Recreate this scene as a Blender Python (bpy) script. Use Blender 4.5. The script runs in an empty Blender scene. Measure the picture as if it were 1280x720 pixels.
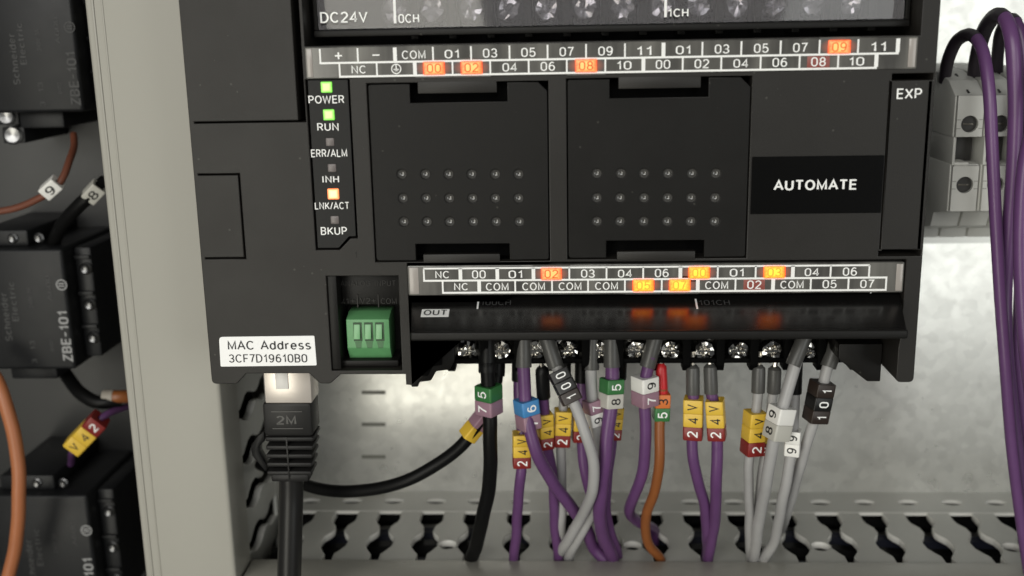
import bpy, bmesh, math, random
from mathutils import Vector, Matrix
random.seed(7)
S = 0.0009                       # one build unit = 0.9 mm
R = math.radians

# ------------------------------------------------------------------ camera
F_PX, PITCH, YAW, ROLL = 1353.3, 0.2360, -0.0507, -0.0188
CAM = Vector((0, -334, 0))
def cam_axes():
    cy, sy, cp, sp = math.cos(YAW), math.sin(YAW), math.cos(PITCH), math.sin(PITCH)
    f = Vector((sy*cp, cy*cp, -sp)); rt = Vector((cy, -sy, 0)); up = rt.cross(f)
    c, s = math.cos(ROLL), math.sin(ROLL)
    return c*rt + s*up, -s*rt + c*up, f
AX, AU, AF = cam_axes()
scene = bpy.context.scene
COL = scene.collection
cd = bpy.data.cameras.new('camera'); cam = bpy.data.objects.new('camera', cd); COL.objects.link(cam)
cd.sensor_width = 36; cd.lens = F_PX/1280*36; cd.clip_start = 0.005; cd.clip_end = 50
M = Matrix.Identity(4)
for i in range(3):
    M[i][0] = AX[i]; M[i][1] = AU[i]; M[i][2] = -AF[i]; M[i][3] = CAM[i]*S
cam.matrix_world = M
scene.camera = cam
cd.dof.use_dof = True; cd.dof.focus_distance = 262*S; cd.dof.aperture_fstop = 14

# ------------------------------------------------------------------ world, lamps, exposure
world = bpy.data.worlds.new('World'); scene.world = world; world.use_nodes = True
bg = world.node_tree.nodes['Background']
bg.inputs[0].default_value = (0.93, 0.97, 1.0, 1); bg.inputs[1].default_value = 0.06
def area_lamp(name, loc, target, sx, sy, power, col):
    l = bpy.data.lights.new(name, 'AREA'); l.shape = 'RECTANGLE'; l.size = sx; l.size_y = sy
    l.energy = power; l.color = col
    o = bpy.data.objects.new(name, l); COL.objects.link(o)
    o.location = loc
    o.rotation_euler = (Vector(target)-Vector(loc)).to_track_quat('-Z', 'Y').to_euler()
    return o
area_lamp('ceiling_light', (-0.30, -1.20, 0.42), (0, 0, -0.06), 1.0, 0.5, 8.2, (1.0, 0.985, 0.94))
area_lamp('room_light_warm', (-0.34, -0.78, -0.20), (-0.05, 0, -0.09), 0.30, 0.55, 2.4, (1.0, 0.97, 0.85))
area_lamp('room_light_cool', (0.54, -0.76, -0.02), (0.13, 0, -0.02), 0.34, 0.62, 1.9, (0.98, 1.0, 0.97))
vs = scene.view_settings
vs.view_transform = 'Standard'; vs.look = 'None'; vs.exposure = 0; vs.gamma = 1; vs.use_curve_mapping = False
scene.cycles.use_denoising = True
scene.cycles.max_bounces = 8

# ------------------------------------------------------------------ pixel helpers (build units)
def ray(px, py):
    return AF + AX*((px-640)/F_PX) + AU*((360-py)/F_PX)
def U(px, py, Y):
    d = ray(px, py); return CAM + d*((Y-CAM.y)/d.y)
def UZ(px, py, Z):
    d = ray(px, py); return CAM + d*((Z-CAM.z)/d.z)
def sc(p):                       # pixels per unit at a point
    return F_PX/((p-CAM).dot(AF))
FY = -88.0                       # controller front plane
def Q(px, py, Y=FY):
    v = U(px, py, Y); return (v.x, v.z)

# ------------------------------------------------------------------ materials
MATS = {}
def mat(name, col, rough=0.5, metal=0.0, spec=0.5, bump=0.0, bscale=900, var=0.0, vscale=60, rvar=0.0, coat=0.0, emit=None, estr=0, trans=0.0):
    if name in MATS: return MATS[name]
    m = bpy.data.materials.new(name); m.use_nodes = True
    nt = m.node_tree; b = nt.nodes['Principled BSDF']
    b.inputs['Base Color'].default_value = (*col, 1); b.inputs['Roughness'].default_value = rough
    b.inputs['Metallic'].default_value = metal; b.inputs['Specular IOR Level'].default_value = spec
    b.inputs['Coat Weight'].default_value = coat
    b.inputs['Transmission Weight'].default_value = trans
    if emit:
        b.inputs['Emission Color'].default_value = (*emit, 1); b.inputs['Emission Strength'].default_value = estr
    if var or rvar or bump:
        tc = nt.nodes.new('ShaderNodeTexCoord')
    if var or rvar:
        n = nt.nodes.new('ShaderNodeTexNoise'); n.inputs['Scale'].default_value = vscale; n.inputs['Detail'].default_value = 6
        n.inputs['Roughness'].default_value = 0.65
        nt.links.new(tc.outputs['Object'], n.inputs['Vector'])
        if var:
            mr = nt.nodes.new('ShaderNodeMapRange'); mr.inputs[1].default_value = 0.3; mr.inputs[2].default_value = 0.7
            mr.inputs[3].default_value = 1-var; mr.inputs[4].default_value = 1+var
            mx = nt.nodes.new('ShaderNodeMix'); mx.data_type = 'RGBA'; mx.blend_type = 'MULTIPLY'; mx.inputs[0].default_value = 1
            mx.inputs[6].default_value = (*col, 1)
            nt.links.new(n.outputs['Fac'], mr.inputs[0]); nt.links.new(mr.outputs[0], mx.inputs[7]); nt.links.new(mx.outputs[2], b.inputs['Base Color'])
        if rvar:
            mr = nt.nodes.new('ShaderNodeMapRange'); mr.inputs[1].default_value = 0.3; mr.inputs[2].default_value = 0.7
            mr.inputs[3].default_value = max(0.02, rough-rvar); mr.inputs[4].default_value = rough+rvar
            nt.links.new(n.outputs['Fac'], mr.inputs[0]); nt.links.new(mr.outputs[0], b.inputs['Roughness'])
    if bump:
        n2 = nt.nodes.new('ShaderNodeTexNoise'); n2.inputs['Scale'].default_value = bscale; n2.inputs['Detail'].default_value = 3
        bp = nt.nodes.new('ShaderNodeBump'); bp.inputs['Strength'].default_value = bump; bp.inputs['Distance'].default_value = 0.0002
        nt.links.new(tc.outputs['Object'], n2.inputs['Vector']); nt.links.new(n2.outputs['Fac'], bp.inputs['Height']); nt.links.new(bp.outputs[0], b.inputs['Normal'])
    MATS[name] = m; return m

BLACK = mat('black_moulded_plastic', (0.0165, 0.0150, 0.0132), 0.46, spec=0.30, bump=0.10, bscale=3800, rvar=0.06, var=0.08, vscale=30)
BLACK2 = mat('black_cover_plastic', (0.0085, 0.008, 0.0073), 0.44, spec=0.18, bump=0.08, bscale=3800, rvar=0.06, var=0.10, vscale=40)
def add_dust(m, col, dens=0.10, scale=420):
    nt = m.node_tree; b = nt.nodes['Principled BSDF']; src = b.inputs['Base Color'].links[0].from_socket
    tc = nt.nodes.new('ShaderNodeTexCoord'); v = nt.nodes.new('ShaderNodeTexVoronoi'); v.inputs['Scale'].default_value = scale
    n = nt.nodes.new('ShaderNodeTexNoise'); n.inputs['Scale'].default_value = 60
    lt = nt.nodes.new('ShaderNodeMath'); lt.operation = 'LESS_THAN'; lt.inputs[1].default_value = dens
    gt = nt.nodes.new('ShaderNodeMath'); gt.operation = 'GREATER_THAN'; gt.inputs[1].default_value = 0.56
    ml = nt.nodes.new('ShaderNodeMath'); ml.operation = 'MULTIPLY'; mf = nt.nodes.new('ShaderNodeMath'); mf.operation = 'MULTIPLY'; mf.inputs[1].default_value = 0.6
    mx = nt.nodes.new('ShaderNodeMix'); mx.data_type = 'RGBA'; mx.inputs[7].default_value = (*col, 1)
    nt.links.new(tc.outputs['Object'], v.inputs['Vector']); nt.links.new(tc.outputs['Object'], n.inputs['Vector'])
    nt.links.new(v.outputs['Distance'], lt.inputs[0]); nt.links.new(n.outputs['Fac'], gt.inputs[0])
    nt.links.new(lt.outputs[0], ml.inputs[0]); nt.links.new(gt.outputs[0], ml.inputs[1]); nt.links.new(ml.outputs[0], mf.inputs[0])
    nt.links.new(mf.outputs[0], mx.inputs[0]); nt.links.new(src, mx.inputs[6]); nt.links.new(mx.outputs[2], b.inputs['Base Color'])
add_dust(BLACK, (0.07, 0.068, 0.06)); add_dust(BLACK2, (0.06, 0.058, 0.05))
DEEP = mat('black_inner_plastic', (0.0018, 0.0018, 0.0018), 0.7, spec=0.06)
LIDM = mat('glossy_black_lid', (0.007, 0.0068, 0.0065), 0.23, rvar=0.05, vscale=70, bump=0.10, bscale=260)
PANELLED = mat('indicator_panel_plastic', (0.010, 0.010, 0.010), 0.42, spec=0.2)
WHITEP = mat('white_print', (0.90, 0.90, 0.88), 0.5)
GREYP = mat('grey_print', (0.34, 0.34, 0.34), 0.6)
FAINTP = mat('faint_grey_print', (0.050, 0.050, 0.050), 0.6)
BLACKP = mat('black_print', (0.012, 0.012, 0.012), 0.6)
STICK = mat('white_label_paper', (0.93, 0.93, 0.92), 0.45)
STICKB = mat('black_label_tape', (0.002, 0.002, 0.002), 0.4, spec=0.07)
DUCT = mat('grey_duct_plastic', (0.325, 0.315, 0.275), 0.42, bump=0.08, bscale=900, var=0.04, vscale=25, rvar=0.05)
DUCTE = mat('pale_lit_punched_edge', (0.80, 0.79, 0.74), 0.35)
DUCTW = mat('grey_duct_wall_plastic', (0.36, 0.357, 0.325), 0.38, bump=0.05, bscale=900, var=0.05, vscale=60)
GREEN = mat('green_connector_plastic', (0.11, 0.31, 0.125), 0.42, var=0.08, vscale=300)
SILVER = mat('bright_screw_metal', (0.70, 0.68, 0.64), 0.15, metal=1.0, var=0.35, vscale=700)
TIN = mat('tinned_copper', (0.70, 0.66, 0.58), 0.28, metal=1.0)
RAILM = mat('zinc_rail', (0.55, 0.55, 0.52), 0.35, metal=1.0)
def led_mat(name, core, rim, grain=0.12):
    """lamp window: hot core fading to a deeper rim, slightly grainy"""
    m = mat(name, (0.05, 0.02, 0.01), 0.4); nt = m.node_tree; b = nt.nodes['Principled BSDF']
    tc = nt.nodes.new('ShaderNodeTexCoord'); mp = nt.nodes.new('ShaderNodeMapping'); mp.inputs['Location'].default_value = (-0.5, -0.5, -0.5)
    ab = nt.nodes.new('ShaderNodeVectorMath'); ab.operation = 'ABSOLUTE'
    sx = nt.nodes.new('ShaderNodeSeparateXYZ'); mxm = nt.nodes.new('ShaderNodeMath'); mxm.operation = 'MAXIMUM'
    n = nt.nodes.new('ShaderNodeTexNoise'); n.inputs['Scale'].default_value = 2600; n.inputs['Detail'].default_value = 2
    ad = nt.nodes.new('ShaderNodeMath'); ad.operation = 'MULTIPLY_ADD'; ad.inputs[1].default_value = grain*2
    cr = nt.nodes.new('ShaderNodeValToRGB'); e = cr.color_ramp.elements
    e[0].position = 0.22+grain; e[0].color = (*[c/4 for c in core], 1); e[1].position = 0.50+grain; e[1].color = (*[c/4 for c in rim], 1)
    nt.links.new(tc.outputs['Generated'], mp.inputs[0]); nt.links.new(mp.outputs[0], ab.inputs[0]); nt.links.new(ab.outputs[0], sx.inputs[0])
    nt.links.new(sx.outputs[0], mxm.inputs[0]); nt.links.new(sx.outputs[2], mxm.inputs[1])
    nt.links.new(tc.outputs['Object'], n.inputs['Vector']); nt.links.new(n.outputs['Fac'], ad.inputs[0]); nt.links.new(mxm.outputs[0], ad.inputs[2])
    nt.links.new(ad.outputs[0], cr.inputs[0]); nt.links.new(cr.outputs[0], b.inputs['Emission Color']); b.inputs['Emission Strength'].default_value = 4.0
    return m
LED_G = led_mat('green_led', (0.95, 1.6, 0.45), (0.12, 0.75, 0.03), 0.04)
LED_O = led_mat('orange_led', (2.2, 1.25, 0.62), (1.5, 0.30, 0.06), 0.04)
LED_Y = led_mat('amber_strip_lamp', (4.2, 1.0, 0.07), (2.9, 0.20, 0.01))
LED_R = led_mat('orange_strip_lamp', (2.3, 0.70, 0.20), (1.1, 0.11, 0.025))
LED_HALO = mat('strip_glow', (0.105, 0.102, 0.096), 0.22)  # added glow plate: lamp spill on the strip painted as emission
LED_D = mat('dim_red_strip_lamp', (0.16, 0.05, 0.04), 0.4, emit=(0.7, 0.07, 0.03), estr=0.12)
LED_OFF = mat('unlit_led', (0.15, 0.13, 0.125), 0.35)
LITP = mat('print_over_lamp', (0.3, 0.1, 0.03), 0.6, emit=(1.0, 0.17, 0.02), estr=0.42)
LITY = mat('print_over_amber_lamp', (0.3, 0.1, 0.03), 0.6, emit=(1.0, 0.25, 0.01), estr=1.5)
PURPLE = mat('purple_wire_pvc', (0.115, 0.046, 0.140), 0.40, var=0.10, vscale=200)
PURPLE2 = mat('purple_cable_pvc', (0.130, 0.056, 0.160), 0.36, var=0.08, vscale=120)
GREYW = mat('grey_wire_pvc', (0.36, 0.355, 0.35), 0.42, var=0.06, vscale=200)
BLACKW = mat('black_wire_pvc', (0.005, 0.005, 0.005), 0.42, spec=0.16)
ORANGEW = mat('orange_cable_pvc', (0.38, 0.135, 0.055), 0.45, var=0.08, vscale=100)
BROWNW = mat('orange_brown_wire_pvc', (0.24, 0.078, 0.020), 0.42, var=0.08, vscale=200)
NAVYW = mat('dark_blue_wire_pvc', (0.006, 0.008, 0.022), 0.5)
SLEEVEG = mat('dark_grey_ferrule_sleeve', (0.075, 0.074, 0.070), 0.38)
SLEEVEB = mat('black_ferrule_sleeve', (0.007, 0.007, 0.007), 0.40, spec=0.18)
SLEEVER = mat('red_ferrule_sleeve', (0.50, 0.018, 0.022), 0.38)
CODE = {'0': (0.008, 0.0075, 0.007), '1': (0.026, 0.017, 0.013), '2': (0.21, 0.016, 0.013), '3': (0.62, 0.17, 0.04), '4': (0.72, 0.47, 0.05),
        'V': (0.72, 0.47, 0.05), '5': (0.035, 0.16, 0.045), '6': (0.06, 0.24, 0.52), '7': (0.30, 0.175, 0.225), '8': (0.50, 0.49, 0.44), '9': (0.80, 0.79, 0.75)}
CNAME = {'0': 'black', '1': 'brown', '2': 'red', '3': 'orange', '4': 'yellow', 'V': 'yellow', '5': 'green', '6': 'blue', '7': 'mauve', '8': 'grey', '9': 'white'}
def code_mat(d): return mat(CNAME[d]+'_marker_plastic', CODE[d], 0.42)
def code_print(d): return BLACKP if d in '34V89' else WHITEP

def panel_material():
    m = bpy.data.materials.new('galvanised_steel'); m.use_nodes = True; nt = m.node_tree; b = nt.nodes['Principled BSDF']
    tc = nt.nodes.new('ShaderNodeTexCoord')
    v = nt.nodes.new('ShaderNodeTexVoronoi'); v.inputs['Scale'].default_value = 420; v.inputs['Randomness'].default_value = 1
    n = nt.nodes.new('ShaderNodeTexNoise'); n.inputs['Scale'].default_value = 55; n.inputs['Detail'].default_value = 8; n.inputs['Roughness'].default_value = 0.7
    n3 = nt.nodes.new('ShaderNodeTexNoise'); n3.inputs['Scale'].default_value = 160; n3.inputs['Detail'].default_value = 3; n3.inputs['Distortion'].default_value = 1.0
    ad = nt.nodes.new('ShaderNodeMath'); ad.operation = 'MULTIPLY_ADD'; ad.inputs[1].default_value = 0.45
    sp = nt.nodes.new('ShaderNodeSeparateColor')
    cr = nt.nodes.new('ShaderNodeMapRange'); cr.inputs[1].default_value = 0.3; cr.inputs[2].default_value = 0.95; cr.inputs[3].default_value = 0.65; cr.inputs[4].default_value = 0.80
    rr = nt.nodes.new('ShaderNodeMapRange'); rr.inputs[1].default_value = 0.3; rr.inputs[2].default_value = 0.75; rr.inputs[3].default_value = 0.27; rr.inputs[4].default_value = 0.37
    for x in (v, n, n3): nt.links.new(tc.outputs['Object'], x.inputs['Vector'])
    nt.links.new(v.outputs['Color'], sp.inputs[0]); nt.links.new(sp.outputs[0], ad.inputs[0]); nt.links.new(n.outputs['Fac'], ad.inputs[2])
    cc = nt.nodes.new('ShaderNodeCombineColor')
    nt.links.new(ad.outputs[0], cr.inputs[0])
    mu = nt.nodes.new('ShaderNodeMath'); mu.operation = 'MULTIPLY'; mu.inputs[1].default_value = 0.95
    nt.links.new(cr.outputs[0], mu.inputs[0])
    nt.links.new(cr.outputs[0], cc.inputs[0]); nt.links.new(cr.outputs[0], cc.inputs[1]); nt.links.new(mu.outputs[0], cc.inputs[2])
    nt.links.new(cc.outputs[0], b.inputs['Base Color'])
    nt.links.new(n3.outputs['Fac'], rr.inputs[0]); nt.links.new(rr.outputs[0], b.inputs['Roughness'])
    b.inputs['Metallic'].default_value = 0.65
    bp = nt.nodes.new('ShaderNodeBump'); bp.inputs['Strength'].default_value = 0.05; bp.inputs['Distance'].default_value = 0.0004
    nt.links.new(n3.outputs['Fac'], bp.inputs['Height']); nt.links.new(bp.outputs[0], b.inputs['Normal'])
    return m
PANEL = panel_material()
DOORM = mat('dark_door_surface', (0.016, 0.0165, 0.0165), 0.45, var=0.15, vscale=12, rvar=0.08)  # one dark grey tone over the whole door
BLOCKM = mat('black_contact_plastic', (0.012, 0.0125, 0.0135), 0.42, spec=0.25, rvar=0.06, var=0.15, vscale=60)
TBLOCK = mat('grey_terminal_plastic', (0.60, 0.60, 0.56), 0.42, var=0.04, vscale=120)
TDARK = mat('shaded_terminal_recess', (0.035, 0.034, 0.032), 0.5)  # shade of the block's recesses put into a dark colour
PLUGM = mat('rose_tinted_plug_shell', (0.68, 0.62, 0.56), 0.30, metal=0.5, bump=0.05, bscale=300)
RUBBER = mat('black_rubber_boot', (0.016, 0.0155, 0.015), 0.42, rvar=0.05, vscale=120, spec=0.22)
CABLEM = mat('black_network_cable', (0.014, 0.0135, 0.013), 0.36, spec=0.3)
def strip_material():
    m = mat('smoked_clear_strip', (0.105, 0.102, 0.096), 0.22, coat=0.3)
    nt = m.node_tree; b = nt.nodes['Principled BSDF']
    tc = nt.nodes.new('ShaderNodeTexCoord'); mp = nt.nodes.new('ShaderNodeMapping'); mp.inputs['Scale'].default_value = (190, 1, 30)
    n = nt.nodes.new('ShaderNodeTexNoise'); n.inputs['Scale'].default_value = 1; n.inputs['Detail'].default_value = 3
    cr = nt.nodes.new('ShaderNodeValToRGB'); cr.color_ramp.elements[0].position = 0.35; cr.color_ramp.elements[0].color = (0.06, 0.058, 0.054, 1)
    cr.color_ramp.elements[1].position = 0.7; cr.color_ramp.elements[1].color = (0.165, 0.16, 0.145, 1)
    nt.links.new(tc.outputs['Object'], mp.inputs[0]); nt.links.new(mp.outputs[0], n.inputs['Vector']); nt.links.new(n.outputs['Fac'], cr.inputs[0]); nt.links.new(cr.outputs[0], b.inputs['Base Color'])
    return m
STRIP = strip_material()
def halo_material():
    """added plate painting the lamp glow on the strip: the glow dies out towards the edge"""
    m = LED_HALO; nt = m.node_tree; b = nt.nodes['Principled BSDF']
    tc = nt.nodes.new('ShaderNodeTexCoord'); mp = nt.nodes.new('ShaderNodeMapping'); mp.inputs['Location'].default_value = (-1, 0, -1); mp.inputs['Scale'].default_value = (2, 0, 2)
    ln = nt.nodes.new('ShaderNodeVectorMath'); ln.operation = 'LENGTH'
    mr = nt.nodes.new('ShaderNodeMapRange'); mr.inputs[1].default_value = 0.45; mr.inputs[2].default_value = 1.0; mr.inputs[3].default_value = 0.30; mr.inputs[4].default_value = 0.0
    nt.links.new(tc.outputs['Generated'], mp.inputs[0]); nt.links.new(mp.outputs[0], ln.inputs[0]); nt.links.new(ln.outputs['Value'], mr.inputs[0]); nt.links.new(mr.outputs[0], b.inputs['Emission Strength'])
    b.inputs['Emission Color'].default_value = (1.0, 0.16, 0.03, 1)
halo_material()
STRIPEND = mat('clear_strip_end', (0.34, 0.31, 0.285), 0.3, coat=0.3)
def smoked_material():
    m = bpy.data.materials.new('smoked_transparent_lid'); m.use_nodes = True; nt = m.node_tree
    out = nt.nodes['Material Output']; nt.nodes.remove(nt.nodes['Principled BSDF'])
    t = nt.nodes.new('ShaderNodeBsdfTransparent'); t.inputs[0].default_value = (0.72, 0.71, 0.72, 1)
    g = nt.nodes.new('ShaderNodeBsdfGlossy'); g.inputs['Roughness'].default_value = 0.06; g.inputs[0].default_value = (1, 1, 1, 1)
    f = nt.nodes.new('ShaderNodeFresnel'); f.inputs[0].default_value = 1.45
    d = nt.nodes.new('ShaderNodeBsdfDiffuse'); d.inputs[0].default_value = (0.05, 0.05, 0.052, 1)
    a = nt.nodes.new('ShaderNodeMixShader'); a.inputs[0].default_value = 0.03
    b = nt.nodes.new('ShaderNodeMixShader')
    nt.links.new(t.outputs[0], a.inputs[1]); nt.links.new(d.outputs[0], a.inputs[2])
    nt.links.new(f.outputs[0], b.inputs[0]); nt.links.new(a.outputs[0], b.inputs[1]); nt.links.new(g.outputs[0], b.inputs[2]); nt.links.new(b.outputs[0], out.inputs[0])
    return m
SMOKED = smoked_material()

# ------------------------------------------------------------------ object helpers
WM = {}
def thing(name, label, cat, loc, group=None):
    o = bpy.data.objects.new(name, None); COL.objects.link(o); o.empty_display_size = 0.01
    o.location = Vector(loc)*S; WM[o] = Matrix.Translation(Vector(loc)*S)
    o['label'] = label; o['category'] = cat
    if group: o['group'] = group
    return o
def put(name, me, material, parent=None, matrix=None, label=None, smooth=35):
    """me in metres; matrix = desired world matrix (metres)."""
    o = bpy.data.objects.new(name, me); COL.objects.link(o)
    if material and not me.materials: me.materials.append(material)
    if matrix is None:
        if len(me.vertices):
            xs = [v.co for v in me.vertices]
            lo = Vector([min(c[i] for c in xs) for i in range(3)]); hi = Vector([max(c[i] for c in xs) for i in range(3)])
            c = Vector(((lo.x+hi.x)/2, (lo.y+hi.y)/2, lo.z)); me.transform(Matrix.Translation(-c)); matrix = Matrix.Translation(c)
        else: matrix = Matrix.Identity(4)
    if smooth:
        me.shade_smooth(); me.set_sharp_from_angle(angle=R(smooth))
    if parent:
        o.parent = parent; o.matrix_parent_inverse = WM[parent].inverted()
    o.matrix_basis = matrix; WM[o] = matrix.copy()
    if label: o['label'] = label
    return o
def structure(o): o['kind'] = 'structure'; return o
def tag(o, label, cat, group=None):
    o['label'] = label; o['category'] = cat
    if group: o['group'] = group
    return o

class MB:
    def __init__(s): s.bm = bmesh.new()
    def box(s, x0, x1, y0, y1, z0, z1, bev=0.0, seg=2):
        x0, x1 = min(x0, x1), max(x0, x1); y0, y1 = min(y0, y1), max(y0, y1); z0, z1 = min(z0, z1), max(z0, z1)
        t = bmesh.new()
        m = Matrix.Translation(((x0+x1)/2, (y0+y1)/2, (z0+z1)/2)) @ Matrix.Diagonal((x1-x0, y1-y0, z1-z0, 1))
        bmesh.ops.create_cube(t, size=1, matrix=m)
        if bev: bmesh.ops.bevel(t, geom=t.edges[:], offset=bev, segments=seg, affect='EDGES', profile=0.5)
        s._merge(t); return s
    def prism(s, pts, axis_vec, bev=0.0):
        """pts: closed 3-D polygon, extruded along axis_vec."""
        t = bmesh.new(); a = Vector(axis_vec)
        v0 = [t.verts.new(Vector(p)) for p in pts]; v1 = [t.verts.new(Vector(p)+a) for p in pts]
        t.faces.new(v0); t.faces.new(v1[::-1]); n = len(pts)
        for i in range(n): t.faces.new((v0[i], v1[i], v1[(i+1) % n], v0[(i+1) % n]))
        bmesh.ops.recalc_face_normals(t, faces=t.faces[:])
        if bev: bmesh.ops.bevel(t, geom=t.edges[:], offset=bev, segments=2, affect='EDGES', profile=0.5)
        s._merge(t); return s
    def rings(s, rings, cap=True, closed=False):
        t = bmesh.new(); vs = [[t.verts.new(Vector(p)) for p in r] for r in rings]; n = len(vs[0])
        for a, b in list(zip(vs, vs[1:])) + ([(vs[-1], vs[0])] if closed else []):
            for i in range(n): t.faces.new((a[i], a[(i+1) % n], b[(i+1) % n], b[i]))
        if cap and not closed: t.faces.new(vs[0][::-1]); t.faces.new(vs[-1])
        bmesh.ops.recalc_face_normals(t, faces=t.faces[:]); s._merge(t); return s
    def lathe(s, base, axis, prof, n=20, cap=True):
        """prof: [(dist along axis, radius)]"""
        a = Vector(axis).normalized(); u = a.orthogonal().normalized(); w = a.cross(u); base = Vector(base)
        return s.rings([[base + a*d + (u*math.cos(2*math.pi*k/n) + w*math.sin(2*math.pi*k/n))*r for k in range(n)] for d, r in prof], cap)
    def tube(s, pts, rad, n=14, cap=True):
        pts = [Vector(p) for p in pts]; rr = rad if callable(rad) else (lambda t: rad)
        tans = [(pts[min(i+1, len(pts)-1)] - pts[max(i-1, 0)]).normalized() for i in range(len(pts))]
        u = tans[0].orthogonal().normalized(); rings = []
        for i, (p, t) in enumerate(zip(pts, tans)):
            u = (u - t*u.dot(t)).normalized(); w = t.cross(u); r = rr(i/(len(pts)-1))
            rings.append([p + (u*math.cos(2*math.pi*k/n) + w*math.sin(2*math.pi*k/n))*r for k in range(n)])
        return s.rings(rings, cap)
    def _merge(s, t):
        me = bpy.data.meshes.new('tmp'); t.to_mesh(me); t.free(); s.bm.from_mesh(me); bpy.data.meshes.remove(me)
    def mesh(s, name):
        me = bpy.data.meshes.new(name); s.bm.to_mesh(me); s.bm.free(); me.transform(Matrix.Scale(S, 4)); return me
    def put(s, name, material, parent=None, label=None, smooth=35): return put(name, s.mesh(name), material, parent, None, label, smooth)

def spline(pts, step=1.2):
    pts = [Vector(p) for p in pts]; P = [pts[0]*2-pts[1]] + pts + [pts[-1]*2-pts[-2]]; out = []
    for i in range(1, len(P)-2):
        p0, p1, p2, p3 = P[i-1:i+3]; n = max(2, int((p2-p1).length/step))
        # centripetal Catmull-Rom
        t0 = 0; t1 = t0+max((p1-p0).length, 1e-6)**.5; t2 = t1+max((p2-p1).length, 1e-6)**.5; t3 = t2+max((p3-p2).length, 1e-6)**.5
        for k in range(n):
            t = t1+(t2-t1)*k/n
            a1 = p0*((t1-t)/(t1-t0))+p1*((t-t0)/(t1-t0)); a2 = p1*((t2-t)/(t2-t1))+p2*((t-t1)/(t2-t1)); a3 = p2*((t3-t)/(t3-t2))+p3*((t-t2)/(t3-t2))
            b1 = a1*((t2-t)/(t2-t0))+a2*((t-t0)/(t2-t0)); b2 = a2*((t3-t)/(t3-t1))+a3*((t-t1)/(t3-t1))
            out.append(b1*((t2-t)/(t2-t1))+b2*((t-t1)/(t2-t1)))
    out.append(pts[-1]); return out
def round_poly(pts, r, seg=4):
    out = []; n = len(pts); rs = r if isinstance(r, (list, tuple)) else [r]*n
    for i in range(n):
        p = Vector(pts[i]); a = Vector(pts[i-1])-p; b = Vector(pts[(i+1) % n])-p; rad = rs[i]
        if rad <= 0: out.append(tuple(p)); continue
        ang = a.angle(b); d = min(rad/math.tan(ang/2), a.length*.45, b.length*.45)
        p0 = p+a.normalized()*d; p1 = p+b.normalized()*d
        for k in range(seg+1):
            t = k/seg; q = p0*(1-t)**2 + p*2*t*(1-t) + p1*t*t; out.append(tuple(q))
    return out
def flat_mesh(name, loops, thick, bev=0.0):
    """2-D loops (first outer, others holes) -> mesh in local XY, front at z=0, back at z=-thick (metres)."""
    cu = bpy.data.curves.new(name, 'CURVE'); cu.dimensions = '2D'; cu.fill_mode = 'BOTH'
    cu.extrude = (thick/2-bev)*S; cu.bevel_depth = bev*S; cu.bevel_resolution = 1; cu.offset = -bev*S
    for lp in loops:
        sp = cu.splines.new('POLY'); sp.points.add(len(lp)-1); sp.use_cyclic_u = True
        for i, (x, y) in enumerate(lp): sp.points[i].co = (x*S, y*S, 0, 1)
    o = bpy.data.objects.new(name, cu); COL.objects.link(o)
    dg = bpy.context.evaluated_depsgraph_get(); me = bpy.data.meshes.new_from_object(o.evaluated_get(dg), depsgraph=dg)
    bpy.data.objects.remove(o); bpy.data.curves.remove(cu)
    me.transform(Matrix.Translation((0, 0, -thick/2*S))); me.name = name; me.materials.clear(); return me
FRONT = Matrix(((1, 0, 0, 0), (0, 0, -1, 0), (0, 1, 0, 0), (0, 0, 0, 1)))     # local XY -> world XZ, local z -> -Y
def plate(name, loops, yfront, thick, material, parent, bev=0.0, label=None):
    me = flat_mesh(name, loops, thick, bev)
    me.transform(Matrix.Translation((0, yfront*S, 0)) @ FRONT)
    return put(name, me, material, parent, None, label)
def rectq(x0, y0, x1, y1, Y=FY, r=0):
    """rectangle whose pixel corners are (x0,y0)-(x1,y1): averaged into an upright rectangle."""
    a, b, c, d = Q(x0, y0, Y), Q(x1, y0, Y), Q(x1, y1, Y), Q(x0, y1, Y)
    X0 = (a[0]+d[0])/2; X1 = (b[0]+c[0])/2; Z1 = (a[1]+b[1])/2; Z0 = (c[1]+d[1])/2
    return [(X0, Z0), (X1, Z0), (X1, Z1), (X0, Z1)]
def grow(rect, g):
    x0, z0 = rect[0]; x1, z1 = rect[2]; return [(x0-g, z0-g), (x1+g, z0-g), (x1+g, z1+g), (x0-g, z1+g)]
TXT = {}
def _arc(cx, cy, rx, ry, a0, a1, n=9):
    return [(cx+rx*math.cos(R(a0+(a1-a0)*k/n)), cy+ry*math.sin(R(a0+(a1-a0)*k/n))) for k in range(n+1)]
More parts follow.
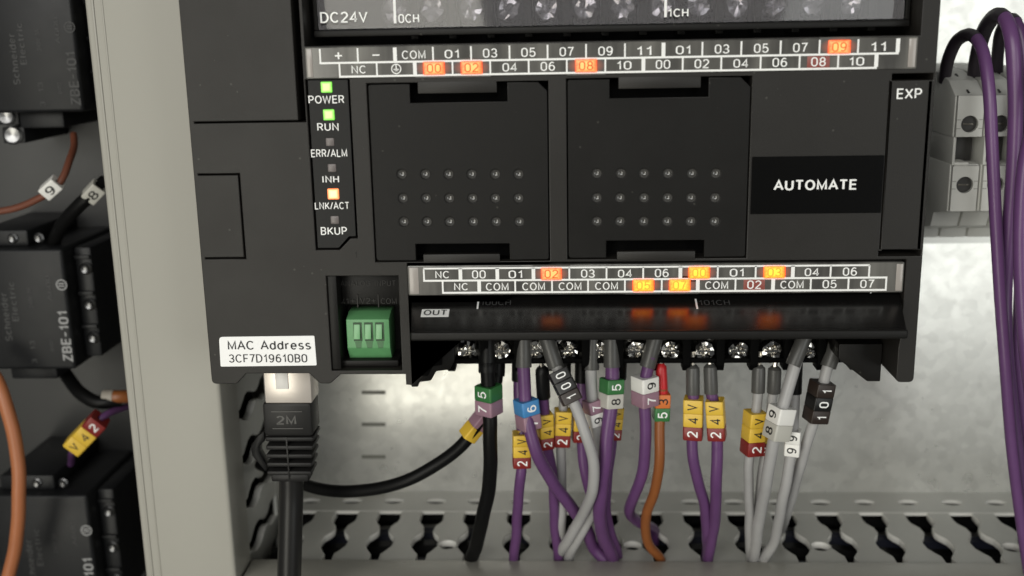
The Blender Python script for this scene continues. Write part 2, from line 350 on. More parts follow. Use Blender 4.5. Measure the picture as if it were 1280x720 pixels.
def glyphs():
    A = _arc; G = {}
    G['0'] = (.60, [A(.30, .72, .26, .28, 0, 180, 10) + A(.30, .28, .26, .28, 180, 360, 10) + [(.56, .72)]])
    G['1'] = (.42, [[(.06, .76), (.20, .82), (.30, 1.0), (.30, 0)]])
    G['2'] = (.58, [A(.29, .72, .25, .28, 165, -35, 10) + [(.04, .04), (.04, 0), (.56, 0)]])
    G['3'] = (.58, [A(.28, .745, .23, .255, 160, -90, 10) + A(.28, .245, .26, .245, 90, -165, 11)])
    G['4'] = (.60, [[(.44, 0), (.44, 1.0), (.03, .27), (.60, .27)]])
    G['5'] = (.58, [[(.52, 1.0), (.12, 1.0), (.07, .50)] + A(.29, .32, .26, .32, 128, -160, 12)])
    G['6'] = (.60, [A(.33, .72, .22, .28, 38, 120, 6) + [(.11, .78), (.065, .58), (.055, .40)], A(.31, .31, .255, .31, 180, 540, 18)])
    G['7'] = (.56, [[(.03, 1.0), (.54, 1.0), (.34, .52), (.22, 0)]])
    G['8'] = (.60, [A(.30, .75, .22, .25, -90, 270, 16), A(.30, .26, .26, .26, 90, 450, 16)])
    G['9'] = (.60, [[(.60-x, 1-y) for x, y in st] for st in G['6'][1]])
    G['A'] = (.68, [[(.0, 0), (.34, 1.0), (.68, 0)], [(.12, .33), (.56, .33)]])
    G['B'] = (.62, [[(.10, .52), (.36, .52)] + A(.36, .76, .19, .24, -90, 90, 8) + [(.06, 1.0), (.06, 0), (.36, 0)] + A(.36, .26, .22, .26, -90, 75, 8)])
    G['C'] = (.70, [A(.37, .5, .34, .5, 42, 318, 16)])
    G['D'] = (.68, [[(.06, 0), (.06, 1.0), (.30, 1.0)] + A(.30, .5, .35, .5, 90, -90, 12) + [(.06, 0)]])
    G['E'] = (.56, [[(.56, 1.0), (.06, 1.0), (.06, 0), (.56, 0)], [(.06, .52), (.52, .52)]])
    G['F'] = (.54, [[(.54, 1.0), (.06, 1.0), (.06, 0)], [(.06, .50), (.48, .50)]])
    G['G'] = (.72, [A(.37, .5, .34, .5, 42, 340, 16) + [(.70, .46), (.44, .46)]])
    G['H'] = (.68, [[(.06, 0), (.06, 1.0)], [(.62, 0), (.62, 1.0)], [(.06, .52), (.62, .52)]])
    G['I'] = (.20, [[(.10, 0), (.10, 1.0)]])
    G['K'] = (.64, [[(.06, 0), (.06, 1.0)], [(.60, 1.0), (.07, .36)], [(.24, .57), (.63, 0)]])
    G['L'] = (.52, [[(.06, 1.0), (.06, 0), (.52, 0)]])
    G['M'] = (.80, [[(.06, 0), (.06, 1.0), (.40, .10), (.74, 1.0), (.74, 0)]])
    G['N'] = (.70, [[(.06, 0), (.06, 1.0), (.64, 0), (.64, 1.0)]])
    G['O'] = (.76, [A(.38, .5, .34, .5, 0, 360, 22)])
    G['P'] = (.60, [[(.06, 0), (.06, 1.0), (.34, 1.0)] + A(.34, .725, .23, .275, 90, -90, 9) + [(.06, .45)]])
    G['R'] = (.64, [[(.06, 0), (.06, 1.0), (.36, 1.0)] + A(.36, .74, .22, .26, 90, -90, 9) + [(.06, .48)], [(.36, .48), (.60, 0)]])
    G['S'] = (.62, [A(.31, .745, .25, .255, 30, 250, 10) + A(.31, .255, .27, .255, 70, -150, 10)])
    G['T'] = (.60, [[(.0, 1.0), (.60, 1.0)], [(.30, 1.0), (.30, 0)]])
    G['U'] = (.68, [[(.06, 1.0), (.06, .30)] + A(.34, .30, .28, .30, 180, 360, 10) + [(.62, 1.0)]])
    G['V'] = (.64, [[(.0, 1.0), (.32, 0), (.64, 1.0)]])
    G['W'] = (.92, [[(.0, 1.0), (.22, 0), (.46, .95), (.70, 0), (.92, 1.0)]])
    G['X'] = (.64, [[(.02, 0), (.62, 1.0)], [(.02, 1.0), (.62, 0)]])
    G['Z'] = (.60, [[(.03, 1.0), (.58, 1.0), (.02, 0), (.60, 0)]])
    G['/'] = (.34, [[(.0, -.02), (.34, 1.02)]])
    G['+'] = (.60, [[(.0, .5), (.60, .5)], [(.30, .2), (.30, .8)]])
    G['-'] = (.44, [[(.02, .45), (.42, .45)]])
    G['d'] = (.56, [[(.50, 1.0), (.50, 0)], A(.27, .36, .235, .36, 20, 340, 14)])
    G['r'] = (.36, [[(.06, .72), (.06, 0)], A(.30, .44, .24, .26, 178, 80, 6)])
    G['e'] = (.56, [[(.05, .38), (.51, .38)] + A(.28, .36, .235, .36, 0, 315, 14)])
    G['s'] = (.50, [A(.25, .54, .19, .18, 35, 250, 8) + A(.25, .18, .205, .18, 70, -150, 8)])
    G['c'] = (.52, [A(.28, .36, .24, .36, 45, 315, 12)])
    G['h'] = (.56, [[(.06, 1.0), (.06, 0)], A(.28, .44, .22, .28, 175, 0, 8) + [(.50, 0)]])
    G['n'] = (.56, [[(.06, .72), (.06, 0)], A(.28, .44, .22, .28, 175, 0, 8) + [(.50, 0)]])
    G['i'] = (.16, [[(.08, .72), (.08, 0)], [(.08, .90), (.08, 1.02)]])
    G['l'] = (.16, [[(.08, 1.0), (.08, 0)]])
    G['t'] = (.34, [[(.15, .95), (.15, .12), (.22, 0), (.34, 0)], [(.0, .72), (.32, .72)]])
    G[' '] = (.34, [])
    return G
GLYPHS = glyphs()
def text_mesh(s, bold):
    """stroke lettering: every stroke a flat mitred ribbon; returns (mesh, width, height)"""
    k = (s, bold)
    if k not in TXT:
        t = (0.12 + bold*2)/2; V = []; Fc = []; x = 0; z = 0
        for ch in s:
            w, strokes = GLYPHS[ch]
            for pl_ in strokes:
                z += 0.003; P = [Vector((x+a, b)) for a, b in pl_]
                P = [p for i, p in enumerate(P) if i == 0 or (p-P[i-1]).length > 1e-4]
                closed = len(P) > 3 and (P[0]-P[-1]).length < 1e-3
                if closed: P = P[:-1]
                n = len(P); b0 = len(V)
                for i, p in enumerate(P):
                    a = P[i-1] if (i or closed) else None; c = P[(i+1) % n] if (i < n-1 or closed) else None
                    d0 = (p-a).normalized() if a is not None else (c-p).normalized(); d1 = (c-p).normalized() if c is not None else d0
                    n0 = Vector((-d0.y, d0.x)); n1 = Vector((-d1.y, d1.x)); m = n0+n1
                    m = m.normalized() if m.length > 1e-3 else n0
                    o = m*min(t/max(m.dot(n0), 0.35), t*2.2)
                    ext = Vector((0, 0))
                    if a is None and not closed: ext = -d1*0
                    V += [(p.x+o.x, p.y+o.y, z), (p.x-o.x, p.y-o.y, z)]
                for i in range(n if closed else n-1):
                    j = (i+1) % n; Fc.append((b0+2*i, b0+2*i+1, b0+2*j+1, b0+2*j))
            x += w + 0.13 + t
        me = bpy.data.meshes.new('lettering'); me.from_pydata(V, [], Fc); me.update()
        xs = [v[0] for v in V]; ys = [v[1] for v in V]; x0, x1, y0, y1 = min(xs), max(xs), min(ys), max(ys)
        me.transform(Matrix.Translation((-(x0+x1)/2, -(y0+y1)/2, 0))); TXT[k] = (me, x1-x0, y1-y0)
    return TXT[k]
def text3(name, s, pos, right, up, h, w, material, parent, bold=0.0, lift=0.12):
    """pos, h, w in units; h = height of the ink; w = width of the ink (None: natural)."""
    me, tw, th = text_mesh(s, bold)
    me = me.copy(); me.materials.clear()
    right = Vector(right).normalized(); up = Vector(up).normalized(); n = right.cross(up)
    sy = h/th; sx = (w/tw) if w else sy
    p = Vector(pos)+n*lift
    m = Matrix.Identity(4)
    for i in range(3):
        m[i][0] = right[i]*sx*S; m[i][1] = up[i]*sy*S; m[i][2] = n[i]*min(sy, 3)*S*0.6; m[i][3] = p[i]*S
    me.transform(m)
    return put(name, me, material, parent, None, None, None)
def textq(s, px, py, hpx, wpx, material, parent, Y=FY, bold=0.012, name='lettering', lift=0.12):
    p = U(px, py, Y); k = sc(p)
    return text3(name, s, p, (1, 0, 0), (0, 0, 1), hpx/k, wpx/k if wpx else None, material, parent, bold, lift)

# ================================================================== SETTING
DUCT_H, PITCHU, SLOT0, ZB = 50.3, 13.798, -70.34, -150.08     # horizontal duct: depth, slot pitch, first slot x, top wall z
pl = MB().box(-102, 190, 0, 3, -260, 90, 0.3).put('mounting_panel', PANEL); structure(pl)
for y in (490.5, 530.5, 571, 609):           # short dark reflections painted on the plate
    p = U(467, y, 0); w = 30/sc(p)/2
    MB().box(p.x-w, p.x+w, -0.12, 0.05, p.z-0.6, p.z+0.6).put('reflection_mark', mat('dark_mark', (0.17, 0.17, 0.145), 0.6), pl)
door = MB().box(-300, -96, 14, 17, -280, 120, 0.3).put('cabinet_door', DOORM); structure(door)

# ================================================================== WIRE DUCTS
FRONT_D = 63.0                   # depth of the duct to its cover; the cover's side lip starts at DUCT_H
SLOTP = [(15.1, 3.1), (20.5, 3.3), (22.5, 3.0), (25.5, 1.6), (28.5, 1.3), (30.5, 1.9), (33, 3.2), (36, 3.6), (39, 3.4), (42, 2.2), (44, 1.35), (FRONT_D-1, 1.25)]
def finger_mesh(hole):
    h = PITCHU/2; SLOTW = [(d, w*(1.12 if d < 44 else 1.0)) for d, w in SLOTP]; right = [(h-w, -d) for d, w in SLOTW]; left = [(-h+w, -d) for d, w in SLOTW]
    loops = [round_poly(left + right[::-1], 0.5, 2)]
    if hole: loops.append([(2.7*math.cos(-k*math.pi/9), -38+2.7*math.sin(-k*math.pi/9)) for k in range(18)])
    return flat_mesh('finger', loops, 2.3, 0.42)
def base_mesh():
    h = PITCHU/2; ov = [(3.3*math.cos(-k*math.pi/10), -7.8+1.9*math.sin(-k*math.pi/10)) for k in range(20)]
    return flat_mesh('finger_base', [[(-h, -15.15), (h, -15.15), (h, 0), (-h, 0)], ov], 1.1, 0.0)
FING, FINGH, FBASE = finger_mesh(False), finger_mesh(True), base_mesh()
for m_ in (FING, FINGH, FBASE):
    m_.materials.append(DUCTW); m_.materials.append(DUCTE)         # punched edges whitened, their lit rims also painted into the pale colour
    for f in m_.polygons:
        if abs(f.normal.z) < 0.9: f.material_index = 1
def fingers(parent, fn, ks, holes):
    for k in ks:
        put('finger', FINGH if (k in holes) else FING, None, parent, fn(k+0.5))
        put('finger_base', FBASE, None, parent, fn(k))
# horizontal duct along the bottom
xr_v = (U(295, 540, -DUCT_H).x + U(310, 720, -DUCT_H).x)/2
xl_v = sum(U(x, y, -FRONT_D-1.5).x for x, y in ((104.5, 0), (143, 360), (184, 720)))/3
hd = thing('wire_duct', 'horizontal slotted grey wire duct along the bottom, taking in the purple and grey wires', 'wire duct', (20, -25, ZB-50), 'slotted wire ducts')
def hfn(k): return Matrix.Translation(((SLOT0+k*PITCHU)*S, 0, ZB*S))
fingers(hd, hfn, range(-1, 18), {2, 6, 10, 14})
x_end = SLOT0+18.5*PITCHU
MB().box(xr_v+1.9, x_end, -FRONT_D-1.5, -FRONT_D, ZB-50, ZB+1.3, 0.5).put('cover', DUCT, hd)
MB().box(xr_v+1.9, x_end, -FRONT_D+0.02, -DUCT_H, ZB+0.06, ZB+1.3, 0.3).put('cover_lip', DUCT, hd)
MB().box(xr_v+0.3, x_end, -2.0, -0.05, ZB-48, ZB-2.4).box(xr_v+0.3, x_end, -FRONT_D+0.1, -2.02, ZB-48, ZB-46).put('back_tray', DUCTW, hd)
# vertical duct on the left
vd = thing('wire_duct', 'tall vertical grey wire duct with smooth cover, left of the controller', 'wire duct', ((xl_v+xr_v)/2, -25, -270), 'slotted wire ducts')
def vfn(k):
    return Matrix(((0, 0, 1, (xr_v-0.2)*S), (0, 1, 0, 0), (-1, 0, 0, (ZB+16-PITCHU*k)*S), (0, 0, 0, 1)))
fingers(vd, vfn, range(-9, 6), set())
prof_c = round_poly([(xl_v, -FRONT_D), (xl_v, -FRONT_D-1.5), (xr_v+1.3, -FRONT_D-1.5), (xr_v+1.3, -DUCT_H), (xr_v+0.05, -DUCT_H), (xr_v+0.05, -FRONT_D)], [0.3, 0.8, 1.1, 0.3, 0.1, 0.5], 4)
MB().prism([(x, y, -270) for x, y in prof_c], (0, 0, 380)).put('cover', DUCT, vd)
MB().box(xl_v, xl_v+1.8, -FRONT_D+0.01, 0, -270, 110).box(xl_v+1.9, xr_v-2.6, -2, -0.05, -270, 110).put('back_tray', DUCTW, vd)
MB().box(xl_v+1.6, xl_v+2.3, -FRONT_D-1.8, -FRONT_D-1.3, -270, 110, 0.2).box(xl_v+4.0, xl_v+4.6, -FRONT_D-1.7, -FRONT_D-1.3, -270, 110, 0.2).put('cover_ridge', DUCT, vd)
# wires inside the ducts; dark ones added so the slots read black
for i, (y, z, r, m_) in enumerate([(-40, ZB-9, 4.6, NAVYW), (-30, ZB-8, 4.4, BLACKW), (-20, ZB-9, 4.6, NAVYW), (-36, ZB-18, 4.8, BLACKW), (-25, ZB-18, 4.8, BLACKW), (-5.8, ZB-6.0, 3.6, BLACKW), (-14, ZB-17, 5, BLACKW)]):
    o = MB().tube(spline([(xr_v+2, y, z-2), (-40, y+1.5, z), (10, y-1, z-1), (60, y+1, z), (110, y-1.2, z-1), (x_end-2, y, z)], 4), r, 10).put('added_duct_wire', m_)
    tag(o, 'dark wire inside the bottom duct, added to darken its slots', 'wire', 'added dark wires inside the bottom duct')
for i, (x, y, r) in enumerate([(xr_v-8, -38, 4.8), (xr_v-8, -27, 4.8), (xr_v-9, -16, 4.8), (xr_v-18, -30, 5)]):
    o = MB().tube(spline([(x, y, -268), (x+1, y+1, -200), (x-1, y-1, -140), (x, y, -60), (x, y, 20)], 5), r, 10).put('added_duct_wire', BLACKW)
    tag(o, 'black wire inside the upright duct, added to darken its side slots', 'wire', 'added dark wires inside the upright duct')

# ================================================================== CONTROLLER
XL = sum(Q(x, y)[0] for x, y in ((228, 0), (240, 180), (251, 360), (262, 480)))/4
XR = sum(Q(x, y)[0] for x, y in ((1176, 0), (1170, 90), (1151, 360), (1142, 478)))/4
ZTOP = 30.0
cx, cz = (XL+XR)/2, Q(640, 480)[1]
plc = thing('programmable_controller', 'black programmable controller with lit lamp strips and AUTOMATE label', 'controller', (cx, -45, cz))
def zq(x, y, Y=FY): return Q(x, y, Y)[1]
def xq(x, y, Y=FY): return Q(x, y, Y)[0]
zb1 = zq(280, 480); zb2 = zq(345, 467)
x_div0 = xq(504, 400); x_div1 = xq(512.5, 400)          # divider left of the output terminals
x_r0 = xq(1131, 345); x_r1 = xq(1120, 478)
z_lo_top = (zq(510, 331)+zq(1130, 326))/2
ustrip = rectq(382, 57.5, 1145.5, 98); ustrip = [(ustrip[0][0], (zq(383, 98)+zq(1144, 87))/2), (ustrip[1][0], (zq(383, 98)+zq(1144, 87))/2), (ustrip[1][0], (zq(380, 58)+zq(1145, 46.5))/2), (ustrip[0][0], (zq(380, 58)+zq(1145, 46.5))/2)]
lz0, lz1 = (zq(510, 369)+zq(1128, 365))/2, (zq(510, 332)+zq(1128, 327))/2
lstrip = [(xq(510, 350), lz0), (xq(1129, 347), lz0), (xq(1129, 347), lz1), (xq(510, 350), lz1)]
outline = [(XL, ZTOP), (XL, zb1), (xq(296, 480), zb1), (xq(308, 467), zb2), (xq(386, 467), zb2), (xq(400, 480), zb1), (xq(413, 480), zb1), (xq(426, 468), zq(426, 468)),
           (x_div0, zq(503, 468)), (x_div0, zq(505, 481)), (x_div1, zq(513, 482)), (x_div1, z_lo_top+0.3), (lstrip[1][0]+0.4, z_lo_top+0.3), (lstrip[1][0]+0.4, zq(1131, 420)), (x_r1, zq(1120, 435)), (x_r1, zq(1120, 478)), (XR, zq(1142, 478)),
           (XR, ZTOP)]
rads = [0]*len(outline)
for i_ in (1, 2, 5, 6, 15, 16): rads[i_] = 1.2
zcut = ustrip[2][1]+0.2
xu0 = xq(381, 60); xu1 = xq(1151, 40)
outline += [(xu1, ZTOP), (xu1, zcut), (xu0, zcut), (xu0, ZTOP)]; rads += [0]*4
c1 = rectq(465, 104, 685, 325.5); c2 = rectq(710, 98, 935, 322)
ledp = [Q(384.5, 99), Q(436.5, 98), Q(446.5, 297), Q(438, 298.5), Q(426, 312), Q(392.5, 313)]
zl_top = ustrip[0][1]
xa, xb_ = (xq(384, 99)+xq(392.5, 313))/2, (xq(436.5, 98)+xq(447, 297))/2
zl0 = zq(410, 312.5); zl1 = zq(446, 298)
ledp = [(xa, zl_top-0.15), (xa, zl0), (xb_-4.4, zl0), (xb_-1.7, zl1), (xb_, zl1), (xb_, zl_top-0.15)]
expc = rectq(1113, 101, 1167, 102); expc = [(xq(1107, 200), zq(1130, 312)), (XR-0.7, zq(1130, 312)), (XR-0.7, zq(1140, 101)), (xq(1107, 200), zq(1140, 101))]
smallc = rectq(252, 217, 303.5, 324)
upc = [(XL-0.01, zq(310, 152)), (xq(371, 100), zq(310, 152)), (xq(371, 100), ZTOP-0.5), (XL-0.01, ZTOP-0.5)]
anal = [(xq(411, 400), zq(455, 463)), (xq(500, 400), zq(455, 463)), (xq(500, 400), zq(455, 345)), (xq(411, 400), zq(455, 345))]
holes = [grow(c1, 0.25), grow(c2, 0.25), ledp, ]
expgap_t = [(expc[0][0]+0.3, expc[2][1]+0.1), (XR-0.5, expc[2][1]+0.1), (XR-0.5, expc[2][1]+1.6), (expc[0][0]+0.3, expc[2][1]+1.6)]
expgap_b = [(expc[0][0]-0.3, expc[0][1]-1.5), (XR-0.5, expc[0][1]-1.5), (XR-0.5, expc[0][1]-0.1), (expc[0][0]-0.3, expc[0][1]-0.1)]
def groove(a, b, w=0.36):          # thin slot between two points
    a, b = Vector(a), Vector(b); n = (b-a).normalized(); p = Vector((-n.y, n.x))*w/2
    return [tuple(a+p), tuple(a-p), tuple(b-p), tuple(b+p)]
zc_ = zq(310, 152.5)
uslot = [(XL+1.2, zc_-0.2), (xq(371, 100)+1.5, zc_-0.2), (xq(371, 100)+1.5, ZTOP-1.0), (xq(371, 100)-0.2, ZTOP-1.0), (xq(371, 100)-0.2, zc_+0.2), (XL+1.2, zc_+0.2)]
sx0, sz0 = smallc[0]; sx1, sz1 = smallc[2]
sloop = [(sx0, sz1), (sx1, sz1), (sx1, sz0), (sx0, sz0), (sx0, sz0+0.4), (sx1-0.4, sz0+0.4), (sx1-0.4, sz1-0.4), (sx0, sz1-0.4)]
holes += [expgap_t, expgap_b, uslot, sloop, anal, groove((expc[0][0], expc[0][1]), (expc[0][0], expc[2][1]-0.1), 0.32), groove((XR-1.0, expc[0][1]+.2), (XR-1.0, expc[2][1]-0.1), 0.22)]
hole_gap = grow(ustrip, 0.1)
holes_front = holes
loops = [round_poly(outline, rads, 4)] + holes_front
# strip seats: shallow openings behind the two clear strips
loops.append([(p[0], p[1]) for p in grow(ustrip, -0.3)])
plate('housing', loops, FY, 26, BLACK, plc, 0.22)
# the body behind the front plate (top to the terminal block), and the lower left block
MB().box(XL+1.5, XR-1.5, -70, -10, z_lo_top-8, ZTOP-1).box(XL+1.5, x_div0-1, -61.9, -10, zb2+0.6, z_lo_top-8.01).put('rear_body', DEEP, plc)
MB().box(XL+6, x_div0-6, -10, -6, zb2+10, -10).put('rail_clip', DEEP, plc)
# floors behind the openings
plate('recess_floor', [grow(c1, 0.6)], -82, 2, DEEP, plc)
plate('recess_floor', [grow(c2, 0.6)], -82, 2, DEEP, plc)

# upper-left hinged cover lies a touch proud
# option board covers with vents
def option_cover(c, dims, ntop, nbot, rows, cham):
    (x0, z0), (x1, z1) = c[0], c[2]
    ta, tb, td = ntop; ba, bb, bd = nbot
    out = [(x0, z1), (ta, z1), (ta, z1-td), (tb, z1-td), (tb, z1), (x1-cham, z1), (x1, z1-cham), (x1, z0), (bb, z0), (bb, z0+bd), (ba, z0+bd), (ba, z0), (x0, z0)]
    rr = [0.6, 0, 0, 0, 0, 0, 0, 0.6, 0, 0, 0, 0, 0.9]
    hs = [[(x+1.12*math.cos(-k*math.pi/8), z+1.12*math.sin(-k*math.pi/8)) for k in range(16)] for x, z in rows]
    o = plate('option_cover', [round_poly(out, rr, 3)] + hs, FY+0.15, 1.6, BLACK2, plc, 0.18)
    cup = MB(); n = 14; rings = []
    for j in range(6):
        a = j/6*math.pi/2*0.98; rings.append([(1.18*math.cos(a)*math.cos(2*math.pi*k/n), 1.1*math.sin(a), 1.18*math.cos(a)*math.sin(2*math.pi*k/n)) for k in range(n)])
    cup.rings(rings, False); cup.bm.faces.new([v for v in cup.bm.verts[:]][-n:])
    bmesh.ops.recalc_face_normals(cup.bm, faces=cup.bm.faces[:]); bmesh.ops.reverse_faces(cup.bm, faces=cup.bm.faces[:])
    me = cup.mesh('vent_dimple'); me.materials.append(mat('dimple_plastic', (0.07, 0.068, 0.064), 0.13, spec=0.9))
    for x, z in rows: put('vent_dimple', me, None, o, Matrix.Translation((x*S, (FY+0.25)*S, z*S)))
    return o
def grid(xs_top, ys, xs_bot):
    pts = []
    for i, y in enumerate(ys):
        for a, b in zip(xs_top, xs_bot):
            t = i/(len(ys)-1); pts.append(Q(a+(b-a)*t, y))
    return pts
r1 = [Q(x, y) for y, xs in ((218, (502, 531.5, 560.5, 589.5, 619, 648)), (248, (503.5, 532.5, 561.5, 590.5, 619, 648)), (277.5, (504.5, 533.5, 562, 591.5, 620, 649)) ) for x in xs]
r2 = [Q(x, y) for y, xs in ((217, (746, 776, 805, 835, 865, 895)), (247.5, (746, 775, 805, 834.5, 864, 894)), (277, (746, 775, 804.5, 834, 863.5, 893.5))) for x in xs]
option_cover(c1, None, (xq(512, 110), xq(634, 110), 4.2), (xq(520, 318), xq(637, 318), 3.9), r1, 2.0)
option_cover(c2, None, (xq(762, 105), xq(886, 105), 4.2), (xq(758, 314), xq(880, 314), 4.0), r2, 2.2)
for (a, b, c_, top) in ((522, 621, c1, 1), (773, 876, c2, 1), (529, 625, c1, 0), (771, 869, c2, 0)):
    y = 110 if top else 322
    xa_, xb2 = xq(a, y), xq(b, y)
    z_ = c_[2][1] if top else c_[0][1]
    (MB().box(xa_, xb2, FY-0.05, FY+2, z_-2.2, z_+0.5, 0.2) if top else MB().box(xa_, xb2, FY-0.1, FY+2, z_-0.6, z_+1.5, 0.2)).put('latch_tab', BLACK, plc)

# indicator panel with lamps
ip = plate('indicator_panel', [round_poly([(xa+0.42, zl_top-0.3), (xa+0.42, zl0+0.42), (xb_-4.6, zl0+0.42), (xb_-2.05, zl1+0.42), (xb_-0.42, zl1+0.42), (xb_-0.42, zl_top-0.3)], 0.15, 2)], FY+0.25, 2, PANELLED, plc, 0.1)
for s, x, y, h, w, lx, ly, m_ in (('POWER', 408, 124.5, 11, 45, 408, 109, LED_G), ('RUN', 410, 158.5, 11, 27, 411, 143.5, LED_G), ('ERR/ALM', 411.5, 191, 10.5, 45.5, 412.5, 177.5, LED_OFF),
                                  ('INH', 413.5, 224, 10, 21, 415, 210, LED_OFF), ('LNK/ACT', 415, 257, 10.5, 43, 416.5, 242.5, LED_O), ('BKUP', 417.5, 288.5, 10, 33, 418.5, 275, LED_OFF)):
    textq(s, x, y, h, w, WHITEP, ip, FY+0.25, 0.014)
    p = U(lx, ly, FY+0.1); g = (7.2 if m_ is not LED_OFF else 5.4)/sc(p)
    MB().box(p.x-g, p.x+g, FY-0.05, FY+0.6, p.z-g*0.95, p.z+g*0.95, 0.25).put('lamp', m_, ip, None if m_ is LED_OFF else ('lit orange square lamp' if m_ is LED_O else 'lit green square lamp'))
pt = U(445, 318, FY); text3('embossed_mark', '1', pt, (1, 0, 0), (0, 0, 1), 1.6, None, BLACK2, plc, 0.01, 0.02)

# clear terminal-name strips
def name_strip(rect, upper_div, lower_div, rows, cells, thick_div, ends):
    (x0, z0), (x1, z1) = rect[0], rect[2]
    o = plate('terminal_name_strip', [round_poly([(x0, z0), (x1, z0), (x1, z1), (x0, z1)], 0.4, 2)], FY-0.45, 2.4, STRIP, plc, 0.25)
    for e in ends: MB().box(e[0], e[1], FY-0.62, FY-0.2, z0+0.4, z1-0.4, 0.15).put('light_guide_end', STRIPEND, o)
    zt, zm, zb = rows; ln = 0.22
    Yp = FY-0.47
    def bar(xa_, xb2, za, zb_): MB().box(xa_, xb2, Yp-0.1, Yp+0.05, za, zb_).put('printed_line', WHITEP, o, smooth=None)
    for x in upper_div:
        w = 0.42 if x in thick_div else 0.19; X = xq(x, 350 if zt < -50 else 65); bar(X-w, X+w, zm+ln+0.001, zt)
    for x in lower_div:
        w = 0.42 if x in thick_div else 0.19; X = xq(x, 350 if zt < -50 else 85); bar(X-w, X+w, zb+ln+0.001, zm-ln-0.001)
    xs = [xq(x, 350 if zt < -50 else 70) for x in list(upper_div)+list(lower_div)]; xl = [xq(x, 350 if zt < -50 else 85) for x in lower_div]
    bar(min(xs)-0.2, max(xs)+0.2, zm-ln, zm+ln); bar(min(xl)-0.19, max(xl)+0.19, zb-ln, zb+ln)
    for s, x, row, lit in cells:
        za, zb_ = (zt, zm) if row == 0 else (zm, zb)
        X = xq(x, 350 if zt < -50 else 75); zc = (za+zb_)/2
        m_ = WHITEP
        if lit:
            lm = {1: LED_R, 2: LED_Y, 3: LED_D}[lit]
            if lit < 3:
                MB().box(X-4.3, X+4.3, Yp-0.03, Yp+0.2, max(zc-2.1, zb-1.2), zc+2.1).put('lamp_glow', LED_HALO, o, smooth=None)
                MB().box(X-2.45, X+2.45, Yp-0.16, Yp, zc-1.5, zc+1.5, 0.25).put('lit_lamp', lm, o, 'glowing orange lamp window'); m_ = LITP if lit == 1 else LITY
            else: MB().box(X-2.45, X+2.45, Yp-0.05, Yp+0.2, zc-1.35, zc+1.2, 0.05).put('lit_lamp', lm, o)
        if s == 'earth':
            g = MB(); n = 20
            g.rings([[(X+r*math.cos(2*math.pi*k/n), y, zc+r*math.sin(2*math.pi*k/n)) for k in range(n)] for r, y in ((1.15, Yp), (1.15, Yp-0.1), (0.92, Yp-0.1), (0.92, Yp))], False)
            g.box(X-0.12, X+0.12, Yp-0.1, Yp, zc-0.05, zc+0.95).box(X-0.6, X+0.6, Yp-0.1, Yp, zc-0.2, zc).box(X-0.36, X+0.36, Yp-0.1, Yp, zc-0.48, zc-0.32)
            g.put('earth_symbol', WHITEP, o, smooth=None); continue
        h = 2.0
        if s in '+-': h = 1.5 if s == '+' else 0.3
        text3('lettering', s, (X, Yp, zc), (1, 0, 0), (0, 0, 1), h, {'+': 1.6, '-': 1.6}.get(s, {2: 3.2, 3: 5.3}.get(len(s))), m_, o, 0.010, 0.22 if lit in (1, 2) else 0.12)
    return o
UU = [400.5, 447.5, 494, 541.5, 589, 637, 684.5, 732.5, 781, 829, 877.5, 926, 975, 1023.5, 1071.5, 1121]
UL = [425, 471.5, 519, 566, 613, 661, 708.5, 756.5, 804, 853, 901, 950, 998.5, 1046.5, 1094]
mid = lambda L, i: (L[i]+L[i+1])/2
un = ['+', '-', 'COM', '01', '03', '05', '07', '09', '11', '01', '03', '05', '07', '09', '11']
ln_ = ['NC', 'earth', '00', '02', '04', '06', '08', '10', '00', '02', '04', '06', '08', '10']
cells = [(s, mid(UU, i), 0, 1 if i == 13 else 0) for i, s in enumerate(un)] + [(s, mid(UL, i), 1, 1 if i in (2, 3, 6) else (3 if i == 12 else 0)) for i, s in enumerate(ln_)]
uz = [(zq(400, 60)+zq(1121, 49))/2, (zq(400, 78)+zq(1121, 67.5))/2, (zq(425, 94.5)+zq(1094, 86))/2]
name_strip(ustrip, UU, UL, uz, cells, {494, 829, 1121, 519, 804, 1094}, [(ustrip[0][0]+0.4, ustrip[0][0]+1.7), (ustrip[1][0]-2.0, ustrip[1][0]-0.4)])
LU = [530.5, 576, 622, 667, 711.7, 758, 803.7, 850, 896.5, 943.7, 990, 1037, 1085]
LL = [553.5, 599, 644, 690, 735, 781, 827, 872, 919, 966, 1013, 1060, 1107]
un = ['NC', '00', '01', '02', '03', '04', '06', '00', '01', '03', '04', '06']; ln_ = ['NC', 'COM', 'COM', 'COM', 'COM', '05', '07', 'COM', '02', 'COM', '05', '07']
cells = [(s, mid(LU, i), 0, 2 if i in (7, 9) else (1 if i == 3 else 0)) for i, s in enumerate(un)] + [(s, mid(LL, i), 1, 2 if i in (5, 6) else (3 if i == 8 else 0)) for i, s in enumerate(ln_)]
lz = [(zq(530, 336)+zq(1085, 330))/2, (zq(530, 351)+zq(1085, 345.7))/2, (zq(553, 365.5)+zq(1107, 361.5))/2]
nl = name_strip(lstrip, LU, LL, lz, cells, {576, 622, 667, 850, 990, 599, 872, 966}, [(lstrip[0][0]+0.4, lstrip[0][0]+2.6), (lstrip[1][0]-1.8, lstrip[1][0]-0.3)])
MB().box(min(xq(530.5, 336), 0)-0.19, xq(1085, 336)+0.19, FY-0.57, FY-0.42, lz[0]-0.2, lz[0]+0.2).put('printed_line', WHITEP, nl, smooth=None)
MB().box(lstrip[0][0]-0.5, lstrip[1][0]+0.5, FY+2.0, FY+17, lz0+0.2, lz1+1).put('strip_seat', DEEP, plc)
